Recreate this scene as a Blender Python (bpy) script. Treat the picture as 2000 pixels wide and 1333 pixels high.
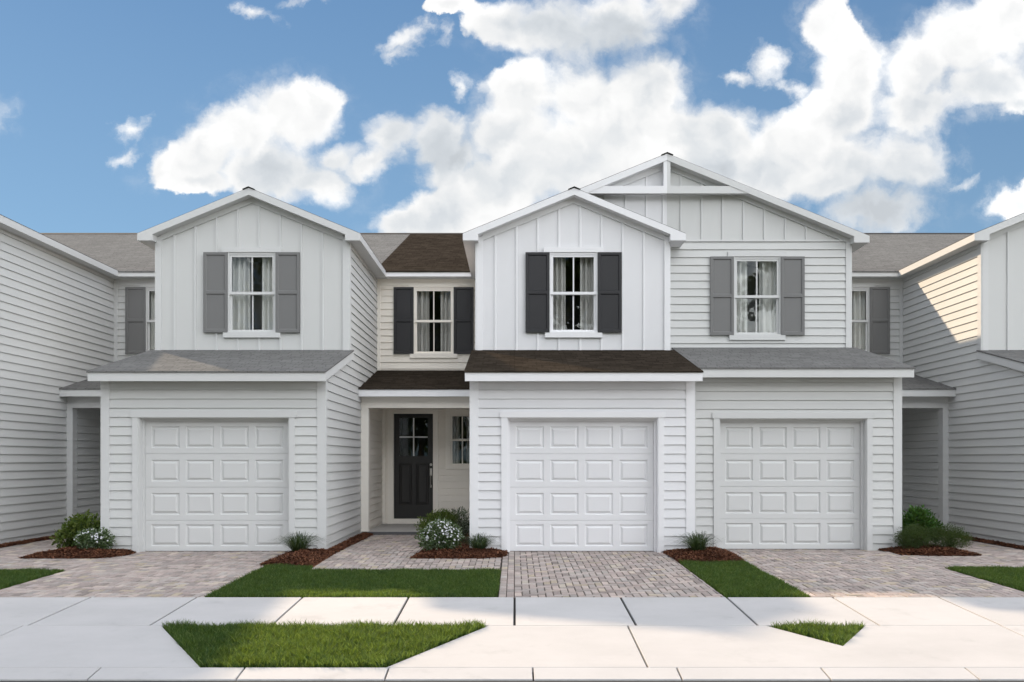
import bpy, bmesh, math, random
import numpy as np
from mathutils import Vector

random.seed(7)
rng = np.random.default_rng(11)
for o in list(bpy.data.objects):
    bpy.data.objects.remove(o)
sc = bpy.context.scene
COL = sc.collection

# ------------------------------------------------------------------ camera
CAM_Y, CAM_Z = -15.1, 1.767
cam = bpy.data.cameras.new("camera")
cam.lens, cam.sensor_width = 28.01, 36.0
cam.shift_x, cam.shift_y = -0.0025, 0.1152
cam.clip_start, cam.clip_end = 0.1, 3000
camo = bpy.data.objects.new("camera", cam)
camo.location = (0, CAM_Y, CAM_Z)
camo.rotation_euler = (math.pi / 2, 0, 0)
COL.objects.link(camo)
sc.camera = camo

# ------------------------------------------------------------------ sun, sky, exposure
SUN_TRAVEL = Vector((1.058, -1.04, -1.0)).normalized()     # light comes from behind the row, upper left
SUN_EL = math.asin(-SUN_TRAVEL.z)
SUN_AZ = math.atan2(-SUN_TRAVEL.x, -SUN_TRAVEL.y)          # clockwise from +Y
sun = bpy.data.lights.new("sun", 'SUN')
sun.energy, sun.angle, sun.color = 2.3, math.radians(1.4), (1.0, 0.78, 0.54)
suno = bpy.data.objects.new("sun", sun)
suno.rotation_euler = SUN_TRAVEL.to_track_quat('-Z', 'Y').to_euler()
suno.location = (-30, 30, 40)
COL.objects.link(suno)

vs = sc.view_settings
vs.view_transform, vs.look = 'Standard', 'None'
vs.gamma, vs.use_curve_mapping = 1.0, False
vs.exposure = 1.4
SKY_STRENGTH = 0.15
CLOUD_GAIN = 2.5          # radiance of a bright cloud before the background strength

world = bpy.data.worlds.new("World")
sc.world = world
world.use_nodes = True


class NG:
    """small helper to write node graphs"""
    def __init__(s, tree):
        s.t = tree
        s.t.nodes.clear()

    def n(s, typ, **kw):
        nd = s.t.nodes.new(typ)
        ins = kw.pop('ins', {})
        for k, v in kw.items():
            setattr(nd, k, v)
        for k, v in ins.items():
            s.put(nd.inputs[k], v)
        return nd

    def put(s, sock, v):
        if isinstance(v, bpy.types.NodeSocket):
            s.t.links.new(v, sock)
        else:
            sock.default_value = v

    def m(s, op, a, b=None, c=None, clamp=False):
        nd = s.t.nodes.new('ShaderNodeMath')
        nd.operation, nd.use_clamp = op, clamp
        for i, v in enumerate((a, b, c)):
            if v is not None:
                s.put(nd.inputs[i], v)
        return nd.outputs[0]

    def vm(s, op, a, b=None, scale=None):
        nd = s.t.nodes.new('ShaderNodeVectorMath')
        nd.operation = op
        s.put(nd.inputs[0], a)
        if b is not None:
            s.put(nd.inputs[1], b)
        if scale is not None:
            s.put(nd.inputs['Scale'], scale)
        return nd.outputs['Value' if op in ('LENGTH', 'DOT_PRODUCT') else 'Vector']

    def noise(s, vec, scale, detail=4, rough=0.55, out='Fac', dim='3D', lac=2.0):
        nd = s.n('ShaderNodeTexNoise', noise_dimensions=dim,
                 ins={'Vector': vec, 'Scale': scale, 'Detail': detail, 'Roughness': rough, 'Lacunarity': lac})
        return nd.outputs[out]

    def ramp(s, fac, lo, hi, a=0.0, b=1.0, smooth=True):
        nd = s.n('ShaderNodeMapRange', interpolation_type='SMOOTHSTEP' if smooth else 'LINEAR', clamp=True,
                 ins={'Value': fac, 'From Min': lo, 'From Max': hi, 'To Min': a, 'To Max': b})
        return nd.outputs['Result']

    def mix(s, fac, a, b, blend='MIX'):
        nd = s.t.nodes.new('ShaderNodeMix')
        nd.data_type, nd.blend_type = 'RGBA', blend
        s.put(nd.inputs[0], fac)
        s.put(nd.inputs[6], a)
        s.put(nd.inputs[7], b)
        return nd.outputs[2]


def build_sky():
    g = NG(world.node_tree)
    tc = g.n('ShaderNodeTexCoord').outputs['Generated']
    d = g.vm('NORMALIZE', tc)
    sep = g.n('ShaderNodeSeparateXYZ', ins={0: d})
    x, y, z = sep.outputs
    sky = g.n('ShaderNodeTexSky', sky_type='NISHITA', sun_disc=False, sun_elevation=SUN_EL,
              sun_rotation=SUN_AZ, air_density=1.0, dust_density=0.2, ozone_density=2.2, altitude=200)
    yc = g.m('MAXIMUM', y, 0.08)
    u = g.m('DIVIDE', x, yc)
    v = g.m('DIVIDE', z, yc)
    uv = g.n('ShaderNodeCombineXYZ', ins={0: u, 1: v, 2: 0.0}).outputs[0]
    # ragged, billowing outlines: the field is looked up at a warped direction
    w1 = g.vm('SUBTRACT', g.noise(uv, 5.0, 2, 0.5, 'Color'), (0.5, 0.5, 0.5))
    w2 = g.vm('SUBTRACT', g.noise(uv, 17.0, 6, 0.62, 'Color'), (0.5, 0.5, 0.5))
    uvw = g.vm('ADD', g.vm('ADD', uv, g.vm('SCALE', w1, scale=0.055)), g.vm('SCALE', w2, scale=0.055))
    F = 1556.0
    blobs = [  # cumulus heads as they stand in the sky: centre, radii (in 1/1556 of the distance), tilt
        (395, 315, 95, 70, 25, 1), (480, 255, 110, 85, 20, 1), (570, 225, 110, 80, 10, 1), (630, 200, 48, 62, 0, 1),
        (520, 330, 140, 70, 5, 1), (390, 360, 75, 35, 0, 1), (620, 360, 85, 60, -20, .8), (655, 320, 80, 40, 20, .8),
        (760, 275, 62, 52, 0, 1), (850, 275, 75, 55, 0, 1), (720, 320, 90, 38, 15, .9), (880, 320, 80, 40, 30, .8),
        (985, 45, 85, 70, 0, 1), (1090, 50, 130, 85, 0, 1), (1210, 35, 130, 75, 0, 1), (1300, -10, 70, 60, 0, 1), (880, 0, 45, 22, 10, .9),
        (1020, 185, 90, 60, 10, 1), (1140, 190, 150, 95, 0, 1), (1270, 175, 95, 95, 0, 1), (1000, 260, 110, 75, 15, 1),
        (1130, 310, 230, 130, 0, 1.1), (980, 360, 150, 75, 20, 1), (880, 410, 150, 62, 20, 1), (780, 440, 85, 34, 15, 1),
        (1330, 260, 90, 75, 0, 1), (1420, 260, 85, 70, 0, 1), (1400, 350, 120, 90, 0, 1),
        (1625, 60, 65, 70, 0, 1), (1660, 130, 85, 85, 0, 1), (1640, 215, 95, 80, 0, 1), (1540, 275, 110, 75, 15, 1),
        (1490, 330, 130, 80, 10, 1), (1650, 320, 160, 90, 0, 1), (1770, 320, 85, 80, 0, 1), (1720, 410, 110, 55, 0, .9),
        (1790, 130, 95, 85, 20, 1), (1880, 90, 120, 110, 10, 1), (1980, 40, 110, 100, 0, 1), (1930, 170, 130, 62, 15, 1), (1790, 215, 95, 60, 10, 1),
        (1995, 215, 48, 24, 25, .8), (1990, 400, 70, 36, 15, .8),
        (-120, 240, 120, 60, 15, 1), (-260, 90, 150, 90, 10, 1), (2150, 150, 160, 110, 10, 1), (2120, 400, 150, 60, 10, 1)]
    field = None
    for (px, py, rx, ry, rot, amp) in blobs:
        mp = g.n('ShaderNodeMapping', vector_type='TEXTURE',
                 ins={'Vector': uvw, 'Location': ((px - 1005) / F, (897 - py) / F, 0),
                      'Rotation': (0, 0, math.radians(rot)), 'Scale': (rx / F, ry / F, 1)})
        f = g.m('MULTIPLY_ADD', g.vm('LENGTH', mp.outputs[0]), -amp, amp)
        field = f if field is None else g.m('SMOOTH_MAX', field, f, 0.26)
    thin = None            # small torn shreds, half transparent
    for (px, py, rx, ry, rot, amp) in [(800, 75, 74, 48, 40, 1), (780, 105, 40, 22, 20, .9), (265, 245, 46, 42, 40, .9), (262, 300, 36, 24, 40, .8),
                                       (1505, 120, 62, 50, 10, 1), (1450, 140, 52, 22, -10, 1), (1550, 165, 60, 28, -30, .9), (505, 20, 70, 26, -20, .8),
                                       (895, 185, 22, 34, -30, .8), (600, 3, 60, 14, 0, .8), (870, 75, 26, 46, -20, .6), (1880, 360, 60, 26, 20, .6)]:
        mp = g.n('ShaderNodeMapping', vector_type='TEXTURE',
                 ins={'Vector': uvw, 'Location': ((px - 1005) / F, (897 - py) / F, 0),
                      'Rotation': (0, 0, math.radians(rot)), 'Scale': (rx / F, ry / F, 1)})
        f = g.m('MULTIPLY_ADD', g.vm('LENGTH', mp.outputs[0]), -amp, amp)
        thin = f if thin is None else g.m('MAXIMUM', thin, f)
    dull = 0.0             # parts of the cumulus that are thick and shade themselves
    for (px, py, rx, ry, k) in [(1120, 70, 230, 75, .25), (1480, 330, 150, 90, .18), (1720, 400, 190, 80, .27), (1640, 200, 70, 120, .15),
                                (560, 350, 160, 60, .20), (870, 320, 130, 50, .12), (1380, 300, 70, 110, .14), (1850, 190, 150, 60, .10)]:
        mp = g.n('ShaderNodeMapping', vector_type='TEXTURE',
                 ins={'Vector': uvw, 'Location': ((px - 1005) / F, (897 - py) / F, 0), 'Scale': (rx / F, ry / F, 1)})
        dull = g.m('ADD', dull, g.ramp(g.vm('LENGTH', mp.outputs[0]), 1.25, 0.1, 0.0, k))
    field = g.m('ADD', field, 0.07)
    # elsewhere in the sky the same kind of broken cumulus goes on
    ds = g.vm('MULTIPLY', d, (1.0, 1.0, 1.9))
    ow = g.vm('SUBTRACT', g.noise(d, 9.0, 5, 0.6, 'Color'), (0.5, 0.5, 0.5))
    other = g.m('MULTIPLY', g.m('SUBTRACT', g.noise(g.vm('ADD', ds, g.vm('SCALE', ow, scale=0.12)), 1.9, 3, 0.5), 0.44), 4.0)
    front = g.ramp(y, 0.58, 0.70)
    field = g.m('ADD', g.m('MULTIPLY', field, front),
                g.m('MULTIPLY', other, g.m('SUBTRACT', 1.0, front)))
    def puff(vec, scale):
        nd = g.n('ShaderNodeTexVoronoi', voronoi_dimensions='2D', feature='SMOOTH_F1',
                 ins={'Vector': vec, 'Scale': scale, 'Smoothness': 0.35, 'Randomness': 1.0})
        return g.m('SUBTRACT', 0.42, nd.outputs['Distance'])

    def billow(vec):
        return g.m('ADD', g.m('ADD', g.m('MULTIPLY', puff(vec, 11.0), 0.50), g.m('MULTIPLY', puff(vec, 27.0), 0.30)),
                   g.m('MULTIPLY', puff(vec, 62.0), 0.16))
    b0 = billow(uvw)
    fine = g.m('SUBTRACT', g.noise(uvw, 30.0, 6, 0.62), 0.5)
    wide = g.noise(g.vm('ADD', uv, (7.3, 2.2, 0)), 6.0, 3, 0.5)
    dens = g.m('ADD', field, g.m('ADD', g.m('MULTIPLY', b0, 0.42), g.m('MULTIPLY', fine, g.ramp(wide, 0.35, 0.7, 0.25, 0.75))))
    alpha = g.ramp(dens, 0.0, g.ramp(wide, 0.34, 0.62, 0.20, 0.70))
    veil = g.m('MULTIPLY', g.ramp(g.m('ADD', field, g.m('MULTIPLY', fine, 0.5)), -0.42, 0.30), g.ramp(g.noise(uvw, 4.0, 5, 0.6), 0.40, 0.72, 0.0, 0.55))
    shred = g.m('ADD', thin, g.m('ADD', g.m('MULTIPLY', fine, 1.5), g.m('MULTIPLY', b0, 0.5)))
    shred = g.ramp(shred, 0.10, 1.0, 0.0, 0.92)
    veil = g.m('MULTIPLY', veil, g.ramp(fine, -0.16, 0.2))
    alpha = g.m('MAXIMUM', g.m('MAXIMUM', alpha, veil), g.m('MULTIPLY', shred, front))
    # relief: the same noise a little towards the sun, so heads turn bright on their sunlit side
    sunuv = (-0.010, 0.016, 0)
    b1 = billow(g.vm('ADD', uvw, sunuv))
    relief = g.m('ADD', g.m('SUBTRACT', b0, b1), g.m('SUBTRACT', g.noise(uvw, 6.0, 4, 0.5), g.noise(g.vm('ADD', uvw, (-0.03, 0.045, 0)), 6.0, 4, 0.5)))
    big = g.noise(g.vm('ADD', uvw, (3.1, 1.7, 0)), 4.2, 4, 0.45)
    lum = g.m('ADD', g.m('ADD', g.m('SUBTRACT', 1.04, dull), g.m('MULTIPLY', relief, 0.30)), g.m('MULTIPLY', g.m('SUBTRACT', big, 0.5), 0.6))
    thick = g.ramp(dens, 0.25, 1.0)
    lum = g.m('SUBTRACT', lum, g.m('MULTIPLY', thick, 0.12))
    lum = g.m('MAXIMUM', g.m('MINIMUM', lum, 1.25), 0.66)
    ccol = g.mix(g.ramp(lum, 0.70, 1.0), (0.89, 0.945, 1.0, 1), (1.0, 1.0, 0.995, 1))
    facing = g.vm('DOT_PRODUCT', d, tuple(-SUN_TRAVEL))                 # clouds opposite the sun are lit from the front
    cloud_fill = g.m('MULTIPLY', g.ramp(facing, 0.45, -0.5, 1.0, 4.7), g.ramp(z, 0.48, 0.95, 1.0, 2.0))  # unseen clouds, overhead and behind the camera, brightened as added fill light
    cloud = g.vm('SCALE', ccol, scale=g.m('MULTIPLY', g.m('MULTIPLY', lum, cloud_fill), CLOUD_GAIN))
    grad = g.mix(g.ramp(v, 0.2, 0.75, smooth=False), (0.80, 1.30, 1.84, 1), (0.34, 0.72, 1.40, 1))
    skyc = g.mix(1.0, sky.outputs[0], (SKY_TINT[0], SKY_TINT[1], SKY_TINT[2], 1), 'MULTIPLY')
    skyc = g.mix(0.65, skyc, grad)
    col = g.mix(g.m('MULTIPLY', alpha, 0.985), skyc, cloud)
    bg = g.n('ShaderNodeBackground', ins={'Color': col, 'Strength': SKY_STRENGTH})
    out = g.n('ShaderNodeOutputWorld')
    g.t.links.new(bg.outputs[0], out.inputs[0])


SKY_TINT = (0.134, 0.187, 0.209)
build_sky()
world.cycles.sampling_method = 'MANUAL'
world.cycles.sample_map_resolution = 1024
sc.cycles.max_bounces = 12
sc.cycles.diffuse_bounces = 9
sc.cycles.transparent_max_bounces = 12


# ------------------------------------------------------------------ materials
def material(name):
    m = bpy.data.materials.new(name)
    m.use_nodes = True
    return m, NG(m.node_tree)


def finish(g, col, rough, normal=None, spec=0.4, metal=0.0, extra=None):
    ins = {'Base Color': col, 'Roughness': rough, 'Specular IOR Level': spec, 'Metallic': metal}
    b = g.n('ShaderNodeBsdfPrincipled', ins=ins)
    if normal is not None:
        g.put(b.inputs['Normal'], normal)
    for k, v in (extra or {}).items():
        g.put(b.inputs[k], v)
    out = g.n('ShaderNodeOutputMaterial')
    g.t.links.new(b.outputs[0], out.inputs[0])
    return b


def c4(c, k=1.0):
    return (c[0] * k, c[1] * k, c[2] * k, 1)


def paint(name, col, rough=0.55, grain=(3, 3, 60), bump=0.15, var=0.05):
    m, g = material(name)
    geo = g.n('ShaderNodeNewGeometry')
    pos = geo.outputs['Position']
    oi = g.n('ShaderNodeObjectInfo').outputs['Random']
    dirt = g.noise(pos, 1.3, 5, 0.6)
    fine = g.noise(g.vm('MULTIPLY', pos, grain), 9.0, 3, 0.6)
    k = g.m('ADD', g.m('ADD', 1.0 - var * 0.9, g.m('MULTIPLY', oi, var * 0.6)), g.m('MULTIPLY', g.m('SUBTRACT', dirt, 0.5), var))
    k = g.m('ADD', k, g.m('MULTIPLY', g.m('SUBTRACT', fine, 0.5), var * 0.5))
    col_ = g.vm('SCALE', c4(col)[:3], scale=k)
    bp = g.n('ShaderNodeBump', ins={'Strength': bump, 'Distance': 0.004, 'Height': fine})
    finish(g, col_, rough, bp.outputs[0], 0.35)
    return m


def shingles(name, col, var):
    m, g = material(name)
    pos = g.n('ShaderNodeNewGeometry').outputs['Position']
    s = g.n('ShaderNodeSeparateXYZ', ins={0: pos})
    v = g.m('ADD', g.m('MULTIPLY', s.outputs[1], 1.0), g.m('MULTIPLY', s.outputs[2], 0.4))
    uv = g.n('ShaderNodeCombineXYZ', ins={0: s.outputs[0], 1: v, 2: 0.0}).outputs[0]
    br = g.n('ShaderNodeTexBrick', offset=0.37, offset_frequency=2, squash=0.8, squash_frequency=3,
             ins={'Vector': uv, 'Color1': (0.0, 0.0, 0.0, 1), 'Color2': (1, 1, 1, 1), 'Mortar': (0.35, 0.35, 0.35, 1), 'Scale': 1.0,
                  'Mortar Size': 0.006, 'Mortar Smooth': 0.3, 'Bias': 0.0, 'Brick Width': 0.26, 'Row Height': 0.125})
    streak = g.noise(g.vm('MULTIPLY', uv, (2.2, 9.0, 1.0)), 2.0, 5, 0.65)
    speck = g.noise(pos, 160.0, 2, 0.6)
    blot = g.noise(pos, 0.8, 4, 0.6)
    k = g.m('ADD', g.m('MULTIPLY', g.m('SUBTRACT', br.outputs['Color'], 0.5), var),
            g.m('ADD', g.m('MULTIPLY', g.m('SUBTRACT', streak, 0.5), var * 1.6), g.m('MULTIPLY', g.m('SUBTRACT', speck, 0.5), var * 0.8)))
    k = g.m('ADD', g.m('ADD', 1.0, k), g.m('MULTIPLY', g.m('SUBTRACT', blot, 0.5), 0.3))
    k = g.m('MULTIPLY', k, g.m('SUBTRACT', 1.0, g.m('MULTIPLY', br.outputs['Fac'], 0.55)))
    saw = g.m('FRACT', g.m('DIVIDE', v, 0.125))
    h = g.m('ADD', g.m('MULTIPLY', saw, -1.0), g.m('MULTIPLY', speck, 0.3))
    bp = g.n('ShaderNodeBump', ins={'Strength': 0.5, 'Distance': 0.008, 'Height': h})
    finish(g, g.vm('SCALE', c4(col)[:3], scale=k), 1.0, bp.outputs[0], 0.0)
    return m


def plain(name, col, rough=0.5, spec=0.4, metal=0.0, bump=0.0, scale=40, var=0.1):
    m, g = material(name)
    pos = g.n('ShaderNodeNewGeometry').outputs['Position']
    n = g.noise(pos, scale, 4, 0.6)
    k = g.m('ADD', 1.0 - var * 0.5, g.m('MULTIPLY', n, var))
    nn = None
    if bump:
        nn = g.n('ShaderNodeBump', ins={'Strength': bump, 'Distance': 0.01, 'Height': n}).outputs[0]
    finish(g, g.vm('SCALE', c4(col)[:3], scale=k), rough, nn, spec, metal)
    return m


def concrete(name, col):
    m, g = material(name)
    pos = g.n('ShaderNodeNewGeometry').outputs['Position']
    oi = g.n('ShaderNodeObjectInfo').outputs['Random']
    cloud = g.noise(g.vm('MULTIPLY', pos, (1, 1.6, 1)), 0.9, 6, 0.62)
    broom = g.noise(g.vm('MULTIPLY', pos, (4, 60, 1)), 3.0, 3, 0.6)
    grit = g.noise(pos, 220, 2, 0.7)
    pits = g.ramp(g.noise(pos, 70, 2, 0.5), 0.70, 0.78)
    stain = g.ramp(g.noise(g.vm('ADD', pos, (9, 4, 0)), 1.7, 5, 0.65), 0.56, 0.74)
    k = g.m('SUBTRACT', g.m('ADD', 0.85, g.m('MULTIPLY', cloud, 0.28)), g.m('MULTIPLY', stain, 0.11))
    k = g.m('ADD', k, g.m('MULTIPLY', g.m('SUBTRACT', broom, 0.5), 0.07))
    k = g.m('ADD', k, g.m('MULTIPLY', g.m('SUBTRACT', grit, 0.5), 0.16))
    k = g.m('ADD', k, g.m('MULTIPLY', g.m('SUBTRACT', oi, 0.5), 0.05))
    k = g.m('SUBTRACT', k, g.m('MULTIPLY', pits, 0.1))
    h = g.m('ADD', g.m('MULTIPLY', broom, 0.6), grit)
    bp = g.n('ShaderNodeBump', ins={'Strength': 0.25, 'Distance': 0.003, 'Height': h})
    finish(g, g.vm('SCALE', c4(col)[:3], scale=k), 0.85, bp.outputs[0], 0.25)
    return m


def paver_mat():
    m, g = material('paver_stone')
    geo = g.n('ShaderNodeNewGeometry')
    pos = geo.outputs['Position']
    oi = g.n('ShaderNodeObjectInfo').outputs['Random']
    r = g.m('FRACT', g.m('ADD', geo.outputs['Random Per Island'], oi))
    r2 = g.m('FRACT', g.m('MULTIPLY', r, 17.31))
    base = g.n('ShaderNodeValToRGB', ins={0: r})
    cr = base.color_ramp
    cr.elements[0].position, cr.elements[0].color = 0.0, (0.25, 0.215, 0.20, 1)
    cr.elements[1].position, cr.elements[1].color = 1.0, (0.41, 0.35, 0.325, 1)
    for p, c in ((0.25, (0.36, 0.30, 0.28, 1)), (0.5, (0.30, 0.27, 0.255, 1)), (0.7, (0.40, 0.33, 0.30, 1)), (0.88, (0.33, 0.305, 0.29, 1)),
                 (0.95, (0.39, 0.33, 0.25, 1))):
        e = cr.elements.new(p)
        e.color = c
    mott = g.noise(pos, 26, 5, 0.65)
    speck = g.ramp(g.noise(pos, 42, 3, 0.6), 0.62, 0.74)
    dark = g.ramp(g.noise(g.vm('ADD', pos, (5, 3, 1)), 38, 3, 0.6), 0.62, 0.76)
    k = g.m('ADD', 0.74, g.m('MULTIPLY', mott, 0.5))
    k = g.m('ADD', k, g.m('MULTIPLY', g.m('SUBTRACT', r2, 0.5), 0.38))
    c = g.vm('SCALE', base.outputs[0], scale=k)
    c = g.mix(g.m('MULTIPLY', speck, 0.5), c, (0.62, 0.58, 0.55, 1))
    c = g.mix(g.m('MULTIPLY', dark, 0.4), c, (0.14, 0.12, 0.12, 1))
    bp = g.n('ShaderNodeBump', ins={'Strength': 0.35, 'Distance': 0.006, 'Height': mott})
    finish(g, c, 0.85, bp.outputs[0], 0.25)
    return m


def leafy(name, cols, rough=0.5, trans=0.25, patch=0.4, ps=3.0):
    """foliage colour per leaf (mesh island), with slow patches"""
    m, g = material(name)
    geo = g.n('ShaderNodeNewGeometry')
    r = geo.outputs['Random Per Island']
    rp = g.n('ShaderNodeValToRGB', ins={0: r})
    cr = rp.color_ramp
    cr.elements[0].color, cr.elements[1].color = c4(cols[0]), c4(cols[-1])
    for i, c in enumerate(cols[1:-1]):
        e = cr.elements.new((i + 1) / (len(cols) - 1))
        e.color = c4(c)
    n = g.ramp(g.noise(geo.outputs['Position'], ps, 4, 0.6), 0.25, 0.75)
    col = g.vm('SCALE', rp.outputs[0], scale=g.m('ADD', 1 - patch / 2, g.m('MULTIPLY', n, patch)))
    b = g.n('ShaderNodeBsdfPrincipled', ins={'Base Color': col, 'Roughness': rough, 'Specular IOR Level': 0.3})
    t = g.n('ShaderNodeBsdfTranslucent', ins={'Color': g.mix(0.5, col, (0.26, 0.36, 0.03, 1))})
    mx = g.n('ShaderNodeMixShader', ins={0: trans})
    g.t.links.new(b.outputs[0], mx.inputs[1])
    g.t.links.new(t.outputs[0], mx.inputs[2])
    out = g.n('ShaderNodeOutputMaterial')
    g.t.links.new(mx.outputs[0], out.inputs[0])
    return m


def glass_mat():
    m, g = material('window_glass')
    fr = g.n('ShaderNodeFresnel', ins={'IOR': 1.5})
    pos = g.n('ShaderNodeNewGeometry').outputs['Position']
    bp = g.n('ShaderNodeBump', ins={'Strength': 0.06, 'Distance': 0.01, 'Height': g.noise(pos, 2.5, 2, 0.5)})
    g.t.links.new(bp.outputs[0], fr.inputs['Normal'])
    tr = g.n('ShaderNodeBsdfTransparent', ins={'Color': (0.95, 0.955, 0.95, 1)})
    gl = g.n('ShaderNodeBsdfGlossy', ins={'Roughness': 0.01, 'Color': (0.9, 0.95, 0.95, 1), 'Normal': bp.outputs[0]})
    mx = g.n('ShaderNodeMixShader', ins={0: g.m('MULTIPLY', fr.outputs[0], 0.6)})
    g.t.links.new(tr.outputs[0], mx.inputs[1])
    g.t.links.new(gl.outputs[0], mx.inputs[2])
    out = g.n('ShaderNodeOutputMaterial')
    g.t.links.new(mx.outputs[0], out.inputs[0])
    return m


def fabric(name, col):
    m, g = material(name)
    pos = g.n('ShaderNodeNewGeometry').outputs['Position']
    n = g.noise(g.vm('MULTIPLY', pos, (60, 60, 8)), 4.0, 3, 0.6)
    finish(g, g.vm('SCALE', c4(col)[:3], scale=g.m('ADD', 0.95, g.m('MULTIPLY', n, 0.1))), 0.9, None, 0.1)
    return m


MC = dict(   # the finished unit in the middle: crisp white, brown roof, charcoal shutters
    paint=paint('white_paint', (0.715, 0.715, 0.735)), trim=paint('white_trim_paint', (0.765, 0.765, 0.785), bump=0.05, var=0.03),
    porch=paint('bounce_lit_white_paint', (0.84, 0.795, 0.725)), porchtrim=paint('bounce_lit_trim_paint', (0.86, 0.82, 0.755), bump=0.05, var=0.03),  # entry walls and trim: white made lighter and warmer, bounced light put into the colour
    roof=shingles('brown_shingles', (0.035, 0.0285, 0.0225), 0.5), shutter=paint('charcoal_paint', (0.022, 0.022, 0.025), 0.45, bump=0.05),
    door=paint('white_door_paint', (0.715, 0.715, 0.735), 0.45, bump=0.05, var=0.03), room=plain('dark_room', (0.03, 0.03, 0.03), 0.9),
    curtain=fabric('grey_curtain', (0.62, 0.61, 0.60)))
MN = dict(   # its neighbours: greyer paint, grey roofs and shutters
    paint=paint('pale_grey_paint', (0.575, 0.58, 0.575), var=0.03), trim=paint('pale_grey_trim_paint', (0.59, 0.595, 0.595), bump=0.05, var=0.02),
    roof=shingles('grey_shingles', (0.150, 0.149, 0.147), 0.22), shutter=paint('mid_grey_paint', (0.17, 0.17, 0.17), 0.5, bump=0.05),
    door=paint('pale_grey_door_paint', (0.59, 0.595, 0.595), 0.45, bump=0.05, var=0.02), room=plain('grey_room', (0.45, 0.45, 0.45), 0.9),
    curtain=fabric('white_curtain', (0.85, 0.85, 0.84)))
MN['porch'], MN['porchtrim'] = MN['paint'], MN['trim']
M_GLASS = glass_mat()
M_BLACKDOOR = paint('black_door_paint', (0.018, 0.017, 0.017), 0.4, bump=0.05)
M_NICKEL = plain('brushed_nickel', (0.35, 0.33, 0.31), 0.35, 0.5, 1.0)
M_RIDGE = plain('ridge_cap_shingle', (0.03, 0.028, 0.027), 0.9, 0.2, bump=0.4)
M_CONC = concrete('broom_finished_concrete', (0.435, 0.427, 0.432))
M_STOOP = concrete('stoop_concrete', (0.40, 0.385, 0.37))
M_RISER = concrete('dark_riser_face', (0.11, 0.11, 0.115))
M_JOINT = plain('dark_joint_filler', (0.035, 0.034, 0.034), 0.95, 0.1)
M_SAND = plain('joint_sand', (0.085, 0.07, 0.062), 0.95, 0.1, bump=0.5, scale=90, var=0.5)
M_SOIL = plain('dark_soil', (0.030, 0.036, 0.016), 0.95, 0.1, bump=0.6, scale=60, var=0.7)
M_ASPHALT = plain('asphalt', (0.062, 0.058, 0.056), 0.85, 0.3, bump=0.8, scale=160, var=0.6)
M_PAVER = paver_mat()
M_GRASS = leafy('lawn_grass', [(0.007, 0.032, 0.015), (0.014, 0.050, 0.020), (0.027, 0.076, 0.027), (0.065, 0.128, 0.043), (0.19, 0.25, 0.085)], 0.5, 0.58, 0.75, 11.0)
M_MULCH = leafy('bark_mulch', [(0.045, 0.017, 0.009), (0.090, 0.033, 0.017), (0.14, 0.055, 0.028), (0.20, 0.088, 0.045)], 0.85, 0.0, 0.5)
M_MULCHBASE = plain('mulch_base', (0.04, 0.019, 0.012), 0.95, 0.1, bump=0.8, scale=50, var=0.8)
M_TREES = leafy('tree_leaves', [(0.020, 0.036, 0.010), (0.038, 0.062, 0.016), (0.06, 0.085, 0.025)], 0.5)
M_FIELD = plain('far_grass', (0.06, 0.085, 0.03), 0.95, 0.1, scale=3, var=0.5)


# ------------------------------------------------------------------ mesh helpers
WPOS = {}


def add_obj(name, me, mat, parent=None, center=(0, 0, 0)):
    o = bpy.data.objects.new(name, me)
    if mat is not None and not me.materials:
        me.materials.append(mat)
    c = Vector(center)
    if parent is not None:
        o.parent = parent
        o.location = c - WPOS[parent.name]
    else:
        o.location = c
    COL.objects.link(o)
    WPOS[o.name] = c
    return o


def empty(name, loc, label, cat, group=None):
    o = bpy.data.objects.new(name, None)
    o.empty_display_size = 0.3
    o.location = loc
    COL.objects.link(o)
    WPOS[o.name] = Vector(loc)
    o['label'], o['category'] = label, cat
    if group:
        o['group'] = group
    return o


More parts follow.
